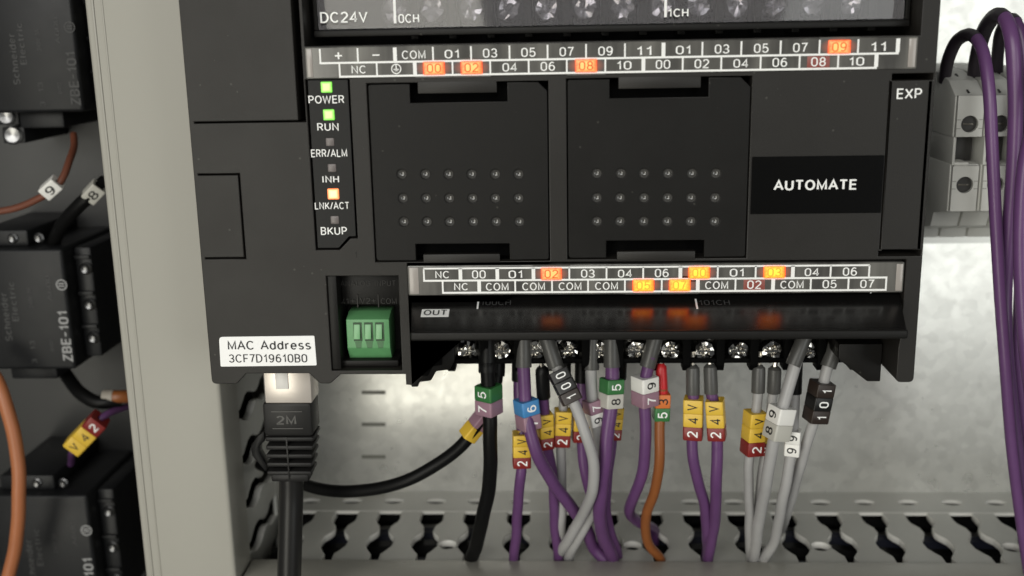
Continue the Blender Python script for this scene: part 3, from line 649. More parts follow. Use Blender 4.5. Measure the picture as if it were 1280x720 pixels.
MB().box(ustrip[0][0]-0.5, ustrip[1][0]+0.5, FY+2.0, FY+12, ustrip[0][1]-0.5, ustrip[2][1]-0.05).put('strip_seat', DEEP, plc)

# output terminal block under the lower strip
TY = -62.0
zt_bot = zq(700, 451.5, TY-3); zt_top = lz0-0.5
MB().box(x_div1+0.3, lstrip[1][0]+0.2, TY, -10.1, zt_bot, zt_top-0.3).put('terminal_body', DEEP, plc)
MB().box(x_div1+0.3, lstrip[1][0]-0.5, TY-5.0, TY-0.02, zt_bot-0.1, zt_bot+1.2, 0.3).put('terminal_sill', DEEP, plc)
tx = [U(585+42*k, 438, TY-2) for k in range(12)]
def crumple(mb, a):
    for v in mb.bm.verts: v.co += Vector((random.uniform(-a, a), random.uniform(-a, a)*1.3, random.uniform(-a, a)))
    return mb
for k, p in enumerate(tx):
    m = MB().box(p.x-3.4, p.x+3.4, TY-1.4, TY-0.05, p.z-2.4, p.z+7, 0.25).put('clamp_plate', SILVER, plc)
    m = MB().lathe((p.x, TY-1.45, p.z+0.6), (0, -1, 0), [(0, 3.6), (0.5, 3.9), (1.1, 3.7), (1.5, 3.0), (2.3, 2.9), (2.9, 2.4), (3.1, 1.6), (2.5, 0.9), (2.4, 0.2)], 18)
    crumple(m, 0.24); m.box(p.x-2.1, p.x+2.1, TY-4.7, TY-4.2, p.z+0.3, p.z+0.9, 0.1)
    m.put('terminal_screw', SILVER, plc, smooth=12)
for k in range(-1, 12):
    p = U(606+42*k, 438, TY-4)
    if p.x < x_div1+1: continue
    MB().prism([(p.x-1.0, TY-0.03, zt_top-0.6), (p.x-1.0, TY-5.6, zt_top-0.6), (p.x-1.0, TY-5.6, zt_bot-0.4), (p.x-1.0, TY-4.5, zt_bot-2.2), (p.x-1.0, TY-0.03, zt_bot-2.2)], (2.0, 0, 0), 0.2).put('partition', DEEP, plc)
# end cheeks of the terminal block
lx0 = x_div1+0.4
ck = [(514, 430), (514, 484), (522.5, 484), (524, 478), (539, 476), (545, 464.5), (562, 462.5), (568, 451), (568, 430)]
MB().prism([(xq(x, y, -77), -77, zq(x, y, -77)) for x, y in ck], (0, 13, 0), 0.3).put('end_cheek', BLACK2, plc)
ck = [(527, 436), (527, 470), (535, 470), (541, 458), (553, 456), (553, 436)]
MB().prism([(xq(x, y, -77.2), -77.25, zq(x, y, -77.2)) for x, y in ck], (0, 0.2, 0)).put('cheek_recess', DEEP, plc)
rx1 = x_r1-0.3
MB().prism([(rx1, -77, zq(1110, 430, -77)), (rx1, -77, zq(1110, 477, -77)), (rx1-3.2, -77, zq(1100, 477, -77)), (rx1-10.5, -77, zq(1058, 449, -77)), (rx1-10.5, -77, zq(1058, 430, -77))], (0, 13, 0), 0.3).put('end_cheek', BLACK2, plc)

# hinged output lid: a glossy shelf tipping out under the strip
hx0, hx1 = x_div1+0.3, lstrip[1][0]+0.1
hy, hz = FY+2.5, lz0-0.9
ey = -99.5; ez = (zq(515, 417, ey)+zq(1130, 411, ey))/2; ex0, ex1 = xq(514, 420, ey), xq(1133, 415, ey)
lid = MB()
lid.rings([[(hx0, hy, hz), (hx1, hy, hz), (hx1, hy+1, hz-1.5), (hx0, hy+1, hz-1.5)], [(ex0, ey, ez), (ex1, ey, ez), (ex1, ey+0.6, ez-1.5), (ex0, ey+0.6, ez-1.5)]])
lo = lid.put('terminal_lid', LIDM, plc)
rz = (zq(515, 427.5, ey)+zq(1130, 421.5, ey))/2
MB().box(ex0-0.2, ex1+0.3, ey-0.5, ey+0.9, rz, ez+0.15, 0.45, 3).put('lid_lip', BLACK2, lo)
dv = Vector((0, ey-hy, ez-hz)).normalized(); nrm = Vector((1, 0, 0)).cross(-dv)
def lidpt(px, py):
    # hit the lid plane along the view ray
    n = nrm; d = ray(px, py); p0 = Vector((0, hy, hz)); t = (p0-CAM).dot(n)/d.dot(n); return CAM+d*t
p = lidpt(544, 391.5); a = lidpt(527, 392); b = lidpt(561.5, 392)
tagm = MB(); w = (b-a).length/2; hh = 3.0
tp = [p+Vector((-w, 0, 0))+dv*hh*0.5, p+Vector((w, 0, 0))+dv*hh*0.5, p+Vector((w, 0, 0))-dv*hh*0.5, p+Vector((-w, 0, 0))-dv*hh*0.5]
tagm.prism(tp, nrm*0.12); tagm.put('printed_tag', WHITEP, lo, smooth=None)
text3('lettering', 'OUT', p, (1, 0, 0), -dv, 2.2, w*1.65, BLACKP, lo, 0.02, 0.2)
for s, x in (('100CH', 620), ('101CH', 893)):
    q = lidpt(x, 378.5); text3('lettering', s, q, (1, 0, 0), -dv, 2.2, 7.0, FAINTP, lo, 0.0, 0.1)
    q2 = lidpt(x-22.5, 380); MB().prism([q2+Vector((-.2, 0, 0))+dv*2, q2+Vector((.2, 0, 0))+dv*2, q2+Vector((.2, 0, 0))-dv*2, q2+Vector((-.2, 0, 0))-dv*2], nrm*0.1).put('printed_line', WHITEP, lo, smooth=None)

# input side: smoked lid with terminals showing through
UY = -82.0
zl_b = (zq(400, 37, UY)+zq(1140, 25, UY))/2; zl_c = (zq(400, 46, UY)+zq(1140, 34, UY))/2
xa0, xa1 = xq(392, 20, UY), xq(1137, 10, UY)
ul = MB().box(xa0, xa1, UY, UY+1.2, zl_b, ZTOP-2, 0.2).put('terminal_lid', SMOKED, plc)
MB().box(xa0, xa1, UY-1.0, UY+1.6, zl_c, zl_b-0.02, 0.35).put('lid_lip', BLACK2, ul)
MB().box(xa0, xa0+0.9, UY-0.3, UY-0.02, zl_b, ZTOP-2, 0.1).box(xa1-0.9, xa1, UY-0.3, UY-0.02, zl_b, ZTOP-2, 0.1).put('lid_edge', BLACK2, ul)
for s, x, y, h, w in (('DC24V', 430, 21.5, 15.5, 60), ('0CH', 511, 23, 11, 26), ('1CH', 848, 15.5, 11, 25)): textq(s, x, y, h, w, WHITEP, ul, UY-0.02, 0.02, lift=0.1)
for x, y in ((493.5, 14), (832, 6)):
    p = U(x, y, UY); MB().box(p.x-0.3, p.x+0.3, UY-0.14, UY-0.02, p.z-2.7, p.z+5).put('printed_line', WHITEP, ul, smooth=None)
MB().box(xu0+0.2, xu1-0.2, -69.6, -62, zcut+0.2, ZTOP-2).put('terminal_body', DEEP, plc)
SCREWIN = mat('dull_screw_metal', (0.74, 0.74, 0.77), 0.2, metal=0.8)
for k in range(13):
    p = U(493+47.6*k, 11-0.016*47.6*k, -77)
    m = MB().lathe((p.x, -73.2, p.z-0.4), (0, -1, 0), [(0, 3.4), (0.8, 3.5), (1.6, 3.0), (2.4, 2.8), (3.4, 2.4), (3.2, 1.2), (2.6, 0.2)], 16)
    crumple(m, 0.42); m.put('terminal_screw', SCREWIN, plc, smooth=14)
    MB().box(p.x-2.5, p.x+2.5, -73.1, -69.7, p.z-4.2, p.z+8, 0.3).put('clamp_plate', mat('dark_clamp_metal', (0.16, 0.16, 0.17), 0.35, metal=0.5), plc)
    MB().box(p.x+3.7, p.x+5.5, -78, -69.7, zcut+1, ZTOP-3, 0.2).put('partition', BLACK2, plc)

# stickers and moulded lettering
au = rectq(939, 196, 1103, 266); zt_, zb_ = (zq(940, 197.5)+zq(1105, 192.5))/2, (zq(938, 268.5)+zq(1099, 265))/2
lab = plate('name_sticker', [round_poly([(au[0][0], zb_), (au[1][0], zb_), (au[1][0], zt_), (au[0][0], zt_)], 0.2, 2)], FY-0.18, 0.2, STICKB, plc, 0, 'black sticker reading AUTOMATE')
textq('AUTOMATE', 1018.5, 230.5, 14.5, 102, WHITEP, lab, FY-0.18, 0.035)
textq('EXP', 1136.5, 117, 13, 31, WHITEP, plc, FY, 0.018)
mp = [Q(274, 421), Q(393, 419.5), Q(396, 456.5), Q(276, 458)]
lab = plate('address_sticker', [round_poly(mp, [0.9, .3, .3, .3], 3)], FY-0.15, 0.16, STICK, plc, 0, 'white sticker reading MAC Address 3CF7D19610B0')
textq('MAC Address', 336.5, 431, 12.5, 105, BLACKP, lab, FY-0.15, 0.008); textq('3CF7D19610B0', 335, 447.5, 11.5, 99, BLACKP, lab, FY-0.15, 0.002)

# analog input socket with green connector
(ax0, az0), (ax1, az1) = anal[0], anal[2]
MB().box(ax0-0.4, ax1+0.4, -76, -70.5, az0-0.3, az1+0.4).put('recess_floor', BLACK2, plc)
MB().box(ax0+1.5, ax1-1.2, -85.5, -76.05, az0+0.1, az0+1.7, 0.3).box(ax0+0.05, ax0+2.2, FY+0.6, -76.05, az0+0.1, az1-0.1, 0.2).box(ax0+2.3, ax1-0.2, -82.5, -76.05, zq(455, 388), az1-0.2, 0.25).put('socket_frame', BLACK2, plc)
textq('ANALOG INPUT', 460, 354, 8, 70, mat('embossed_black', (0.022, 0.021, 0.019), 0.5, spec=0.3), plc, -82.6, 0.0); 
for s, x in (('V1+', 434, ), ('V2+', 460), ('COM', 486)): textq(s, x, 376, 8, 20, MATS['embossed_black'], plc, -82.6, 0.0)
for x in (422, 447, 473): 
    p = U(x, 376, -82.6); MB().box(p.x-0.12, p.x+0.12, -82.75, -82.45, p.z-1.6, p.z+1.6).put('embossed_line', BLACK, plc)
gx0, gx1 = xq(434.5, 420, -84), xq(488, 420, -84); gz1 = zq(460, 392, -84); gzm = zq(460, 436, -84); gz0 = zq(460, 454, -80)
gy = -85.0
g = MB().prism([(gx0, gy+4, gz1), (gx0, gy, gz1-1.2), (gx0, gy, gzm+0.5), (gx0, gy+3.5, gz0), (gx0, -76.1, gz0), (gx0, -76.1, gz1)], (gx1-gx0, 0, 0), 0.25)
go = g.put('green_connector', GREEN, plc, 'green three-way plug-in screw connector')
gw = (gx1-gx0-2.4)/3
GREEN_D = mat('green_lever_plastic', (0.20, 0.44, 0.21), 0.38)
for k in range(3):
    x0 = gx0+1.6+k*gw
    MB().box(x0+0.1, x0+gw-0.5, gy-0.06, gy+1, gz1-6.6, gz1-1.9).put('opening', mat('green_socket_dark', (0.035, 0.075, 0.035), 0.6), go)
    MB().prism([(x0+0.25, gy-0.9, gz1-5.9), (x0+0.25, gy-0.1, gz1-2.4), (x0+0.25, gy+0.8, gz1-2.4), (x0+0.25, gy+0.8, gz1-6.1)], (gw-1.2, 0, 0), 0.12).put('lever', GREEN_D, go)
    MB().prism([(x0+0.3, gy-0.08, gz1-6.7), (x0+gw-0.7, gy-0.08, gz1-6.7), (x0+gw-0.9, gy-0.08, gzm+0.6), (x0+0.6, gy-0.08, gzm+0.6)], (0, 0.3, 0)).prism([(x0+0.6, gy-0.06, gzm+0.6), (x0+gw-0.9, gy-0.06, gzm+0.6), (x0+gw-1.0, gy+1.6, gzm-1.5), (x0+0.8, gy+1.6, gzm-1.5)], (0, 0.4, 0)).put('wire_entry', mat('green_entry', (0.06, 0.16, 0.065), 0.45), go)

# mounting rail behind
ra = MB().box(XL-2, 176, -6, -0.1, -66, -62).box(XL-2, 176, -6, -0.1, -34, -30).box(XL-2, 176, -2, -0.1, -61.9, -34.1).put('mounting_rail', RAILM)
tag(ra, 'zinc mounting rail behind the controller and grey terminal blocks', 'rail')

# ================================================================== RIGHT TERMINAL BLOCKS
TYF = -46.0
bw = 38/sc(U(1211, 155, TYF))
bx0 = U(1192, 150, TYF).x
def zt(y, Y=TYF, x=1211): return U(x, y, Y).z
prof = [(-8, zt(78, -8)), (-30, zt(88, -30)), (-40, zt(100, -40)), (TYF, zt(120)), (TYF, zt(171)), (-24, zt(171)), (-24, zt(205)), (TYF+0, zt(205)), (TYF, zt(264)), (-36, zt(268, -40)), (-34, zt(284, -36)), (-20, zt(288, -24)), (-19, zt(297, -20)), (-6.1, zt(299, -18)), (-6.1, zt(140, -6))]
for i in range(3):
    x0 = bx0+i*bw
    t = thing('terminal_block', ['grey rail terminal block nearest the controller, both screw holes fully visible', 'grey rail terminal block half covered by the purple cable, second from the controller', 'grey rail terminal block at the right picture edge behind the purple cables'][i], 'terminal block', (x0+bw/2, -20, zt(299, -18)), 'rail terminal blocks')
    MB().prism([(x0, y, z) for y, z in prof], (bw-0.5, 0, 0), 0.3).put('body', TBLOCK, t)
    xc = x0+(bw-0.5)/2
    for yy, za, zb2 in ((155, zt(172-1.5), zt(119)), (231, zt(263), zt(206.5))):
        zc = zt(yy, TYF-1); rr_ = 2.15
        circ = [(xc+rr_*math.cos(-k*math.pi/10), zc+rr_*math.sin(-k*math.pi/10)) for k in range(20)]
        plate('screw_face', [[(x0+0.35, za), (x0+bw-0.85, za), (x0+bw-0.85, zb2), (x0+0.35, zb2)], circ], TYF-1.4, 1.38, TBLOCK, t, 0.15)
        MB().lathe((xc, TYF-0.05, zc), (0, -1, 0), [(0, 2.2), (0.1, 2.2), (0.1, 0.4), (0.05, 0.1)], 18).put('screw_hole', TDARK, t)
        MB().box(xc-1.3, xc+1.3, TYF-0.3, TYF-0.15, zc-0.3, zc+0.1, 0.05).put('screw_slot', mat('dark_screw', (0.14, 0.13, 0.11), 0.4, metal=0.8), t)
        for f in (0.42, -0.42):
            zz = zc+rr_*f*1.25 if yy == 155 else zc-rr_*f*1.1
            MB().box(x0+0.36, xc-rr_-0.15, TYF-1.46, TYF-1.39, zz-0.1, zz+0.1).box(xc+rr_+0.15, x0+bw-0.86, TYF-1.46, TYF-1.39, zz-0.1, zz+0.1).put('ridge_line', mat('ridge_grey', (0.30, 0.30, 0.27), 0.5), t)
    za, zb3 = zt(92, -34), zt(117, -45)
    MB().prism([(xc-0.3, -34.6, za+0.1), (xc-0.3, -45.2, zb3+0.3), (xc-0.3, -44.8, zb3-0.2), (xc-0.3, -34, za-0.5)], (0.55, 0, 0)).put('wire_slit', TDARK, t)
    MB().box(x0+0.2, x0+0.9, TYF-0.6, -24, zt(206), zt(170.5), 0.1).put('side_web', TBLOCK, t)
    MB().box(x0+1.0, x0+bw-0.6, -40, -24.05, zt(204), zt(172), 0.2).put('shaded_jumper_slot', TDARK, t)  # dark box fills the recess, its shade put into the colour
    MB().box(x0+0.95, x0+4.6, TYF-0.4, -28, zt(207), zt(202.5), 0.15).put('recess_ledge', TBLOCK, t)

# ================================================================== WIRES
def wire_path(path): return [U(*p) for p in path]
def mid_frame(a, b):
    ax = (b-a).normalized(); return ax
def ring_outline(n=20, half=1.0, r=0.25):
    pts = round_poly([(-half, -half), (half, -half), (half, half), (-half, half)], r*half, 4); return pts
def marker(parent, top, bottom, digits, wpx, yaw, rin, blank=False):
    """clip-on digit rings; top, bottom: world points on the wire axis; digits listed from the top down."""
    a = (top-bottom); L = a.length; a.normalize(); n = len(digits); step = L/n
    view = (CAM-(top+bottom)/2).normalized()
    f0 = (view-a*view.dot(a)).normalized(); s0 = a.cross(f0)            # s0 points to picture right
    fn = f0*math.cos(R(yaw)) + s0*math.sin(R(yaw)); sn = a.cross(fn)
    k = sc((top+bottom)/2); half = wpx/k/2/(abs(math.cos(R(yaw)))+abs(math.sin(R(yaw))))
    half = max(half, rin+0.25)
    for i, d in enumerate(digits):
        c = top-a*step*(i+0.5); h = step*0.49
        outer = ring_outline(half=half, r=0.22); m = len(outer)
        inner = [(min(rin+0.15, half*0.86)*math.cos(math.atan2(y, x)), min(rin+0.15, half*0.86)*math.sin(math.atan2(y, x))) for x, y in outer]
        P = lambda p, z, s=1: c+sn*p[0]*s+fn*p[1]*s+a*z
        mb = MB(); mb.rings([[P(p, -h) for p in inner], [P(p, -h, 0.96) for p in outer], [P(p, -h*0.9) for p in outer], [P(p, h*0.9) for p in outer], [P(p, h, 0.96) for p in outer], [P(p, h) for p in inner]], False, True)
        o = mb.put('marker_ring', code_mat(d), parent, CNAME[d]+' marker ring printed '+d)
        if not blank: text3('digit', d, c+fn*half, a, -sn, min(half*1.25, 2.7), step*(0.46 if d != '1' else 0.22), code_print(d), o, 0.016, 0.06)
def sleeve(parent, p0, p1, r, material, pin=None):
    """insulating collar from p0 (near terminal) to p1"""
    a = p1-p0; L = a.length
    MB().lathe(p0, a, [(0, r*0.55), (L*0.10, r*0.95), (L*0.2, r), (L*0.98, r), (L, r*0.96), (L*0.99, r*0.75), (L*0.7, r*0.72)], 18).put('ferrule_sleeve', material, parent)
    if pin is not None:
        MB().tube([pin, (pin+p0)/2, p0+a*0.1], 0.62, 8).put('ferrule_pin', TIN, parent)
def wire(label, material, wpx, path, slv=None, mark=None, end=None, group='marked wires under the output terminals', step=1.2):
    """path: pixel points with depth; slv: (p0, p1, width px, material, pin point or None); mark: list of (top px, bottom px, Y, digits, width px, yaw)"""
    pts = wire_path(path)
    if end:
        e = UZ(end[0], end[1], ZB); pts += [e, e+Vector((0, 2.5, -6)), e+Vector((0, 6, -14))]
    r = wpx/2/sc(pts[len(pts)//2])
    lowest = min(pts, key=lambda v: v.z)
    t = thing('wire', label, 'wire', lowest, group)
    sp_ = spline(pts, step); ph = random.uniform(0, 6)
    sp_ = [p + Vector((0.15*math.sin(i*0.25+ph)+0.05*math.sin(i*0.63+2*ph), 0.15*math.cos(i*0.22+ph), 0))*min(1, i/6) for i, p in enumerate(sp_)]
    MB().tube(sp_, r, 14).put('insulation', material, t)
    if slv:
        p0, p1, w, m_, pin = slv; a, b = U(*p0), U(*p1); sleeve(t, a, b, w/2/sc(a), m_, U(*pin) if pin else None)
    for (tp, bt, Y, digs, w, yaw, *bl) in (mark or []):
        Y1, Y2 = Y if isinstance(Y, tuple) else (Y, Y)
        marker(t, U(tp[0], tp[1], Y1), U(bt[0], bt[1], Y2), digs, w, yaw, r, bool(bl))
    return t
T0 = -67.0
wire('black wire with green and mauve marker rings reading 75, dropping straight into the duct', BLACKW, 18, [(609, 452, T0), (609.5, 470, T0), (611, 497, T0), (613, 530, T0-1), (613.5, 570, T0), (611, 605, -64), (604, 645, -60), (596, 680, -54)],
     ((609, 412, T0+3), (609.5, 466, T0), 23, SLEEVEB, None), [((610.5, 481), (611.5, 517), T0, '57', 37, -38)], (588, 702))
wire('black wire with mauve and yellow markers curving left behind the network cable', BLACKW, 16, [(622, 455, T0+7), (620, 480, T0+6), (611, 512, T0+6), (596, 532, T0+5), (580, 553, T0+5), (550, 578, T0+6), (510, 600, T0+6), (470, 611, T0+8), (425, 614, T0+12), (385, 607, T0+18), (350, 592, -40), (325, 580, -34)],
     ((623, 428, T0+8), (621, 470, T0+6), 20, SLEEVEB, None), [((606, 519), (583, 547), (T0+6, T0+5), '74', 27, 40, 1)])
wire('purple wire with blue and mauve marker rings reading 76, slanting right', PURPLE, 15.5, [(654, 450, T0), (655, 470, T0), (657, 500, T0), (662, 535, T0-2), (671, 568, T0-2), (689, 600, T0+2), (712, 630, T0+7), (733, 662, T0+14), (742, 685, T0+19)],
     ((654, 408, T0+2), (654.5, 459, T0), 20.5, SLEEVEG, None), [((657, 499), (661.5, 535), T0, '67', 34, 28)], (757, 702))
wire('leftmost purple wire, with upright yellow and red 24V marker', PURPLE, 13, [(648, 455, T0+9), (649, 490, T0+8), (651, 530, T0+6), (652, 560, T0+4), (651, 590, T0+3), (648, 630, -60), (645, 665, -55)],
     ((649, 432, T0+9), (648.5, 476, T0+8), 18, SLEEVEB, None), [((652, 541), (652, 582), T0+3, 'V42', 24, 4)], (642, 702))
wire('purple wire with black sleeve and half-hidden 24V marker left of the 100 marker', PURPLE, 13, [(679, 492, T0+3), (681, 515, T0+4), (682, 550, T0+5), (688, 580, T0+7), (693, 620, T0+9), (694, 665, T0+15)],
     ((677.5, 458, T0+2), (679.5, 497, T0+3), 17.5, SLEEVEB, (675, 440, T0+3)), [((681, 516), (682, 559), (T0+4, T0+5), 'V42', 23, 18)], (698, 700))
wire('grey wire with black and brown marker rings reading 100, hanging slanted', GREYW, 14, [(688, 440, T0-1), (695, 458, T0-2), (707, 485, T0-5), (719, 508, T0-6), (733, 543, T0-7), (742, 578, T0-6), (740, 612, T0-3), (726, 648, -60), (709, 676, -54)],
     ((678, 408, T0+1), (695, 459, T0-1.5), 20, SLEEVEG, None), [((696.5, 463), (716, 503), (T0-3, T0-5.5), '001', 28, 6)], (697, 697))
wire('grey wire with 24V marker straight behind the slanted 100 marker', GREYW, 12, [(705, 460, T0+10), (705, 490, T0+9), (703, 520, T0+8), (702, 550, T0+8), (702, 600, T0+9), (702, 650, T0+13)],
     ((706, 432, T0+10), (705, 480, T0+9), 17, SLEEVEB, None), [((704, 512), (701.5, 556), T0+7, 'V42', 23, 6)], (701, 692))
wire('grey wire with mauve and white marker rings reading 79, curving down to the left', GREYW, 14, [(739, 450, T0+1), (739, 470, T0+1), (740, 500, T0+1), (745, 530, T0), (750, 565, T0+0.5), (751, 600, T0+2), (740, 640, -59), (722, 674, -53)],
     ((740, 408, T0+3), (739, 462, T0+1), 20, SLEEVEG, None), [((739.5, 500), (744, 531), T0, '79', 26, 30)], (710, 699))
wire('purple wire with yellow and red 24V marker tucked behind the slanted grey wire', PURPLE, 13, [(727, 455, T0+12), (727, 490, T0+11), (726, 530, T0+10), (728, 560, T0+10), (734, 600, T0+10), (745, 640, T0+14), (752, 670, T0+18)],
     ((728, 432, T0+12), (727, 478, T0+11), 18, SLEEVEB, None), [((727, 508), (725, 550), T0+9, 'V42', 24, 10)], (758, 694))
wire('thick purple wire with green and pale grey marker rings reading 85', PURPLE, 17, [(765, 450, T0), (765, 470, T0), (764, 500, T0-1), (761, 530, T0-2), (757, 575, T0-2), (751, 615, T0+1), (750, 645, T0+5), (755, 672, -56)],
     ((764, 408, T0+2), (765, 459, T0), 21, SLEEVEG, None), [((765, 473), (763.5, 509), (T0, T0-1), '58', 33, 30)], (766, 702))
wire('purple wire behind the 85 wire with a barely visible yellow 24V marker', PURPLE, 13, [(775, 455, T0+8), (773, 490, T0+7), (768, 525, T0+6), (764, 560, T0+6), (758, 600, T0+7), (758, 640, T0+11), (766, 675, T0+16)],
     ((776, 432, T0+8), (774, 474, T0+7), 18, SLEEVEB, None), [((770, 508), (766, 548), T0+6, 'V42', 22, 20)], (772, 696))
wire('purple wire with white and mauve marker rings reading 79, beside the red sleeve', PURPLE, 14, [(814, 445, T0-1), (808, 468, T0-1), (806, 490, T0-1), (807, 520, T0-1), (806, 560, T0), (801, 598, T0+3), (789, 630, T0+10), (787, 642, T0+15), (797, 652, T0+22)],
     ((823, 408, T0+1), (809, 459, T0-1), 20, SLEEVEG, None), [((806, 470), (806.5, 506), T0-1, '97', 37, 38)], (818, 664))
wire('orange brown wire with red sleeve and orange and green markers reading 53', BROWNW, 12.5, [(828, 485, T0+1), (827, 505, T0+1), (824, 530, T0), (824, 570, T0), (820, 610, -64), (809, 640, -60), (806, 660, -56), (812, 682, -51)],
     ((826, 454, T0+2), (828, 494, T0+1), 14.5, SLEEVER, (825, 438, T0+2)), [((827.5, 491), (826, 524), T0+1, '35', 23, 12)], (827, 700))
wire('purple wire with upright 24V marker, left one of the two side by side', PURPLE, 13.5, [(866, 485, T0), (867, 505, T0), (866, 545, T0), (867, 575, T0), (873, 605, T0+2), (881, 635, T0+7), (884, 665, T0+13)],
     ((866, 456, T0+1), (866, 493, T0), 17.5, SLEEVEG, (865, 440, T0+2)), [((867, 497), (866.5, 547), T0, 'V42', 26, -5)], (883, 694))
wire('purple wire with upright 24V marker, right one of the two side by side', PURPLE, 14, [(888, 485, T0), (891, 500, T0), (896, 525, T0-1), (896, 560, T0-1), (896, 600, T0), (894, 640, T0+6), (890, 672, T0+13)],
     ((887.5, 455, T0+1), (889, 492, T0), 17.5, SLEEVEG, (888, 440, T0+2)), [((893.5, 499), (896.5, 548), T0-1, 'V42', 25, -8)], (885, 702))
wire('grey wire with yellow and red 24V marker at far left of the right-hand bundle', GREYW, 12, [(948, 485, T0), (946, 505, T0), (941, 540, T0), (937, 575, T0), (936, 620, T0+4), (937, 665, T0+12)],
     ((948.5, 456, T0+1), (947.5, 491, T0), 17, SLEEVEG, (950, 440, T0+2)), [((944.5, 514), (939.5, 567), T0, 'V42', 32, 30)], (938, 700))
wire('grey wire with mostly hidden 24V marker behind the 89 marker', GREYW, 11.5, [(967, 485, T0+2), (964, 510, T0+3), (959, 545, T0+5), (955, 575, T0+5), (950, 620, T0+8), (946, 665, T0+14)],
     ((968.5, 458, T0+2), (967, 491, T0+2), 17, SLEEVEG, (971, 440, T0+3)), [((963, 520), (957, 567), T0+4, 'V42', 24, 10)], (944, 690))
wire('light grey wire with white and grey marker rings reading 89, slanting left', GREYW, 15, [(1000, 438, T0-3), (993, 458, T0-4), (984, 488, T0-5), (975, 520, T0-6), (968, 550, T0-6), (958, 600, T0-3), (951, 640, -62), (945, 675, -55)],
     ((1011, 408, T0-1), (991, 457, T0-4), 19, SLEEVEG, None), [((978.5, 508), (969.5, 548), (T0-5.5, T0-6), '98', 37, -48)], (941, 702))
wire('grey wire with black sleeve and white marker rings reading 99', GREYW, 13, [(993, 485, T0+3), (993, 515, T0+2), (991, 550, T0-2), (987, 575, T0-2), (980, 615, T0), (974, 650, -61), (966, 680, -54)],
     ((995, 440, T0+4), (993, 492, T0+3), 18, SLEEVEB, None), [((992, 537), (990, 568), T0-2, '99', 20, -4)], (953, 703))
wire('grey wire with brown and black marker rings reading 101, rightmost under the controller', GREYW, 13.5, [(1040, 442, T0), (1034, 460, T0-1), (1027, 485, T0-1), (1020, 515, T0-1), (1013, 540, T0), (1003, 575, T0+2), (992, 610, T0+7), (984, 640, T0+13)],
     ((1052, 408, T0+2), (1035, 459, T0-1), 20, SLEEVEG, None), [((1028.5, 477), (1018.5, 526), T0-1, '101', 35, 33)], (976, 664))

# ================================================================== NETWORK CABLE
NY = -80.0
nc = thing('network_cable', 'black network cable with metal plug and ribbed boot under the controller', 'network cable', U(362, 740, NY+2))
def bq(x0, x1, y0, y1, Y, d, name, m_, par, bev, lab=None):
    a, b = U(x0, y0, Y), U(x1, y1, Y); return MB().box(a.x, b.x, Y, Y+d, b.z, a.z, bev).put(name, m_, par, lab)
pg = bq(328, 390, 455, 504, NY, 8, 'plug_shell', PLUGM, nc, 0.3, 'shiny rose-tinted plug shell')
bq(343, 360.5, 460, 486.5, NY-0.35, 0.6, 'latch_tab', mat('clear_latch', (0.72, 0.70, 0.66), 0.3), pg, 0.12)
bo = bq(327, 391, 504.3, 546, NY-0.6, 9, 'boot', RUBBER, nc, 0.9)
textq('2M', 358, 524.5, 13, 25, mat('embossed_rubber', (0.035, 0.034, 0.032), 0.35), bo, NY-0.62, 0.03)
fr_ = rectq(340, 514, 378, 536, NY-0.6); (fx0, fz0), (fx1, fz1) = fr_[0], fr_[2]
MB().box(fx0, fx1, NY-0.75, NY-0.55, fz1-0.2, fz1).box(fx0, fx1, NY-0.75, NY-0.55, fz0, fz0+0.2).put('embossed_frame', MATS['embossed_rubber'], bo)
for i in range(5):
    y0 = 546.5+i*10.6
    a, b = U(331+i*0.6, y0, NY-0.2), U(392-i*0.6, y0+5.8, NY-0.2)
    MB().box(a.x, b.x, NY-0.3, NY+8.4-i*0.4, b.z, a.z, 0.5).put('strain_rib', RUBBER, bo)
a, b = U(337, 545, NY+2), U(386, 603, NY+2)
MB().box(a.x, b.x, NY+2.2, NY+7.5, b.z, a.z, 0.5).put('strain_core', DEEP, bo)
a, b = U(358, 546, NY-0.1), U(362, 599, NY-0.1); MB().box(a.x, b.x, NY-0.4, NY+3, b.z, a.z, 0.2).put('strain_spine', RUBBER, bo)
a, b = U(338, 593, NY), U(386, 603, NY); MB().box(a.x, b.x, NY-0.1, NY+8, b.z, a.z, 0.7).put('strain_collar', RUBBER, bo)
hk = [U(x, y, NY+3) for x, y in ((330, 540), (322, 545), (313, 559), (315, 570), (332, 590), (334, 583), (324, 566), (324, 558), (331, 551))]
MB().prism(hk, (0, 3.2, 0), 0.2).put('latch_guard', SLEEVEB, bo)
MB().tube(spline([U(364, 595, NY+5), U(364, 620, NY+5), U(363, 660, NY+4), U(362, 700, NY+3), U(361, 745, NY+2)]), 15/sc(U(362, 660, NY+4)), 24).put('cable', CABLEM, nc)

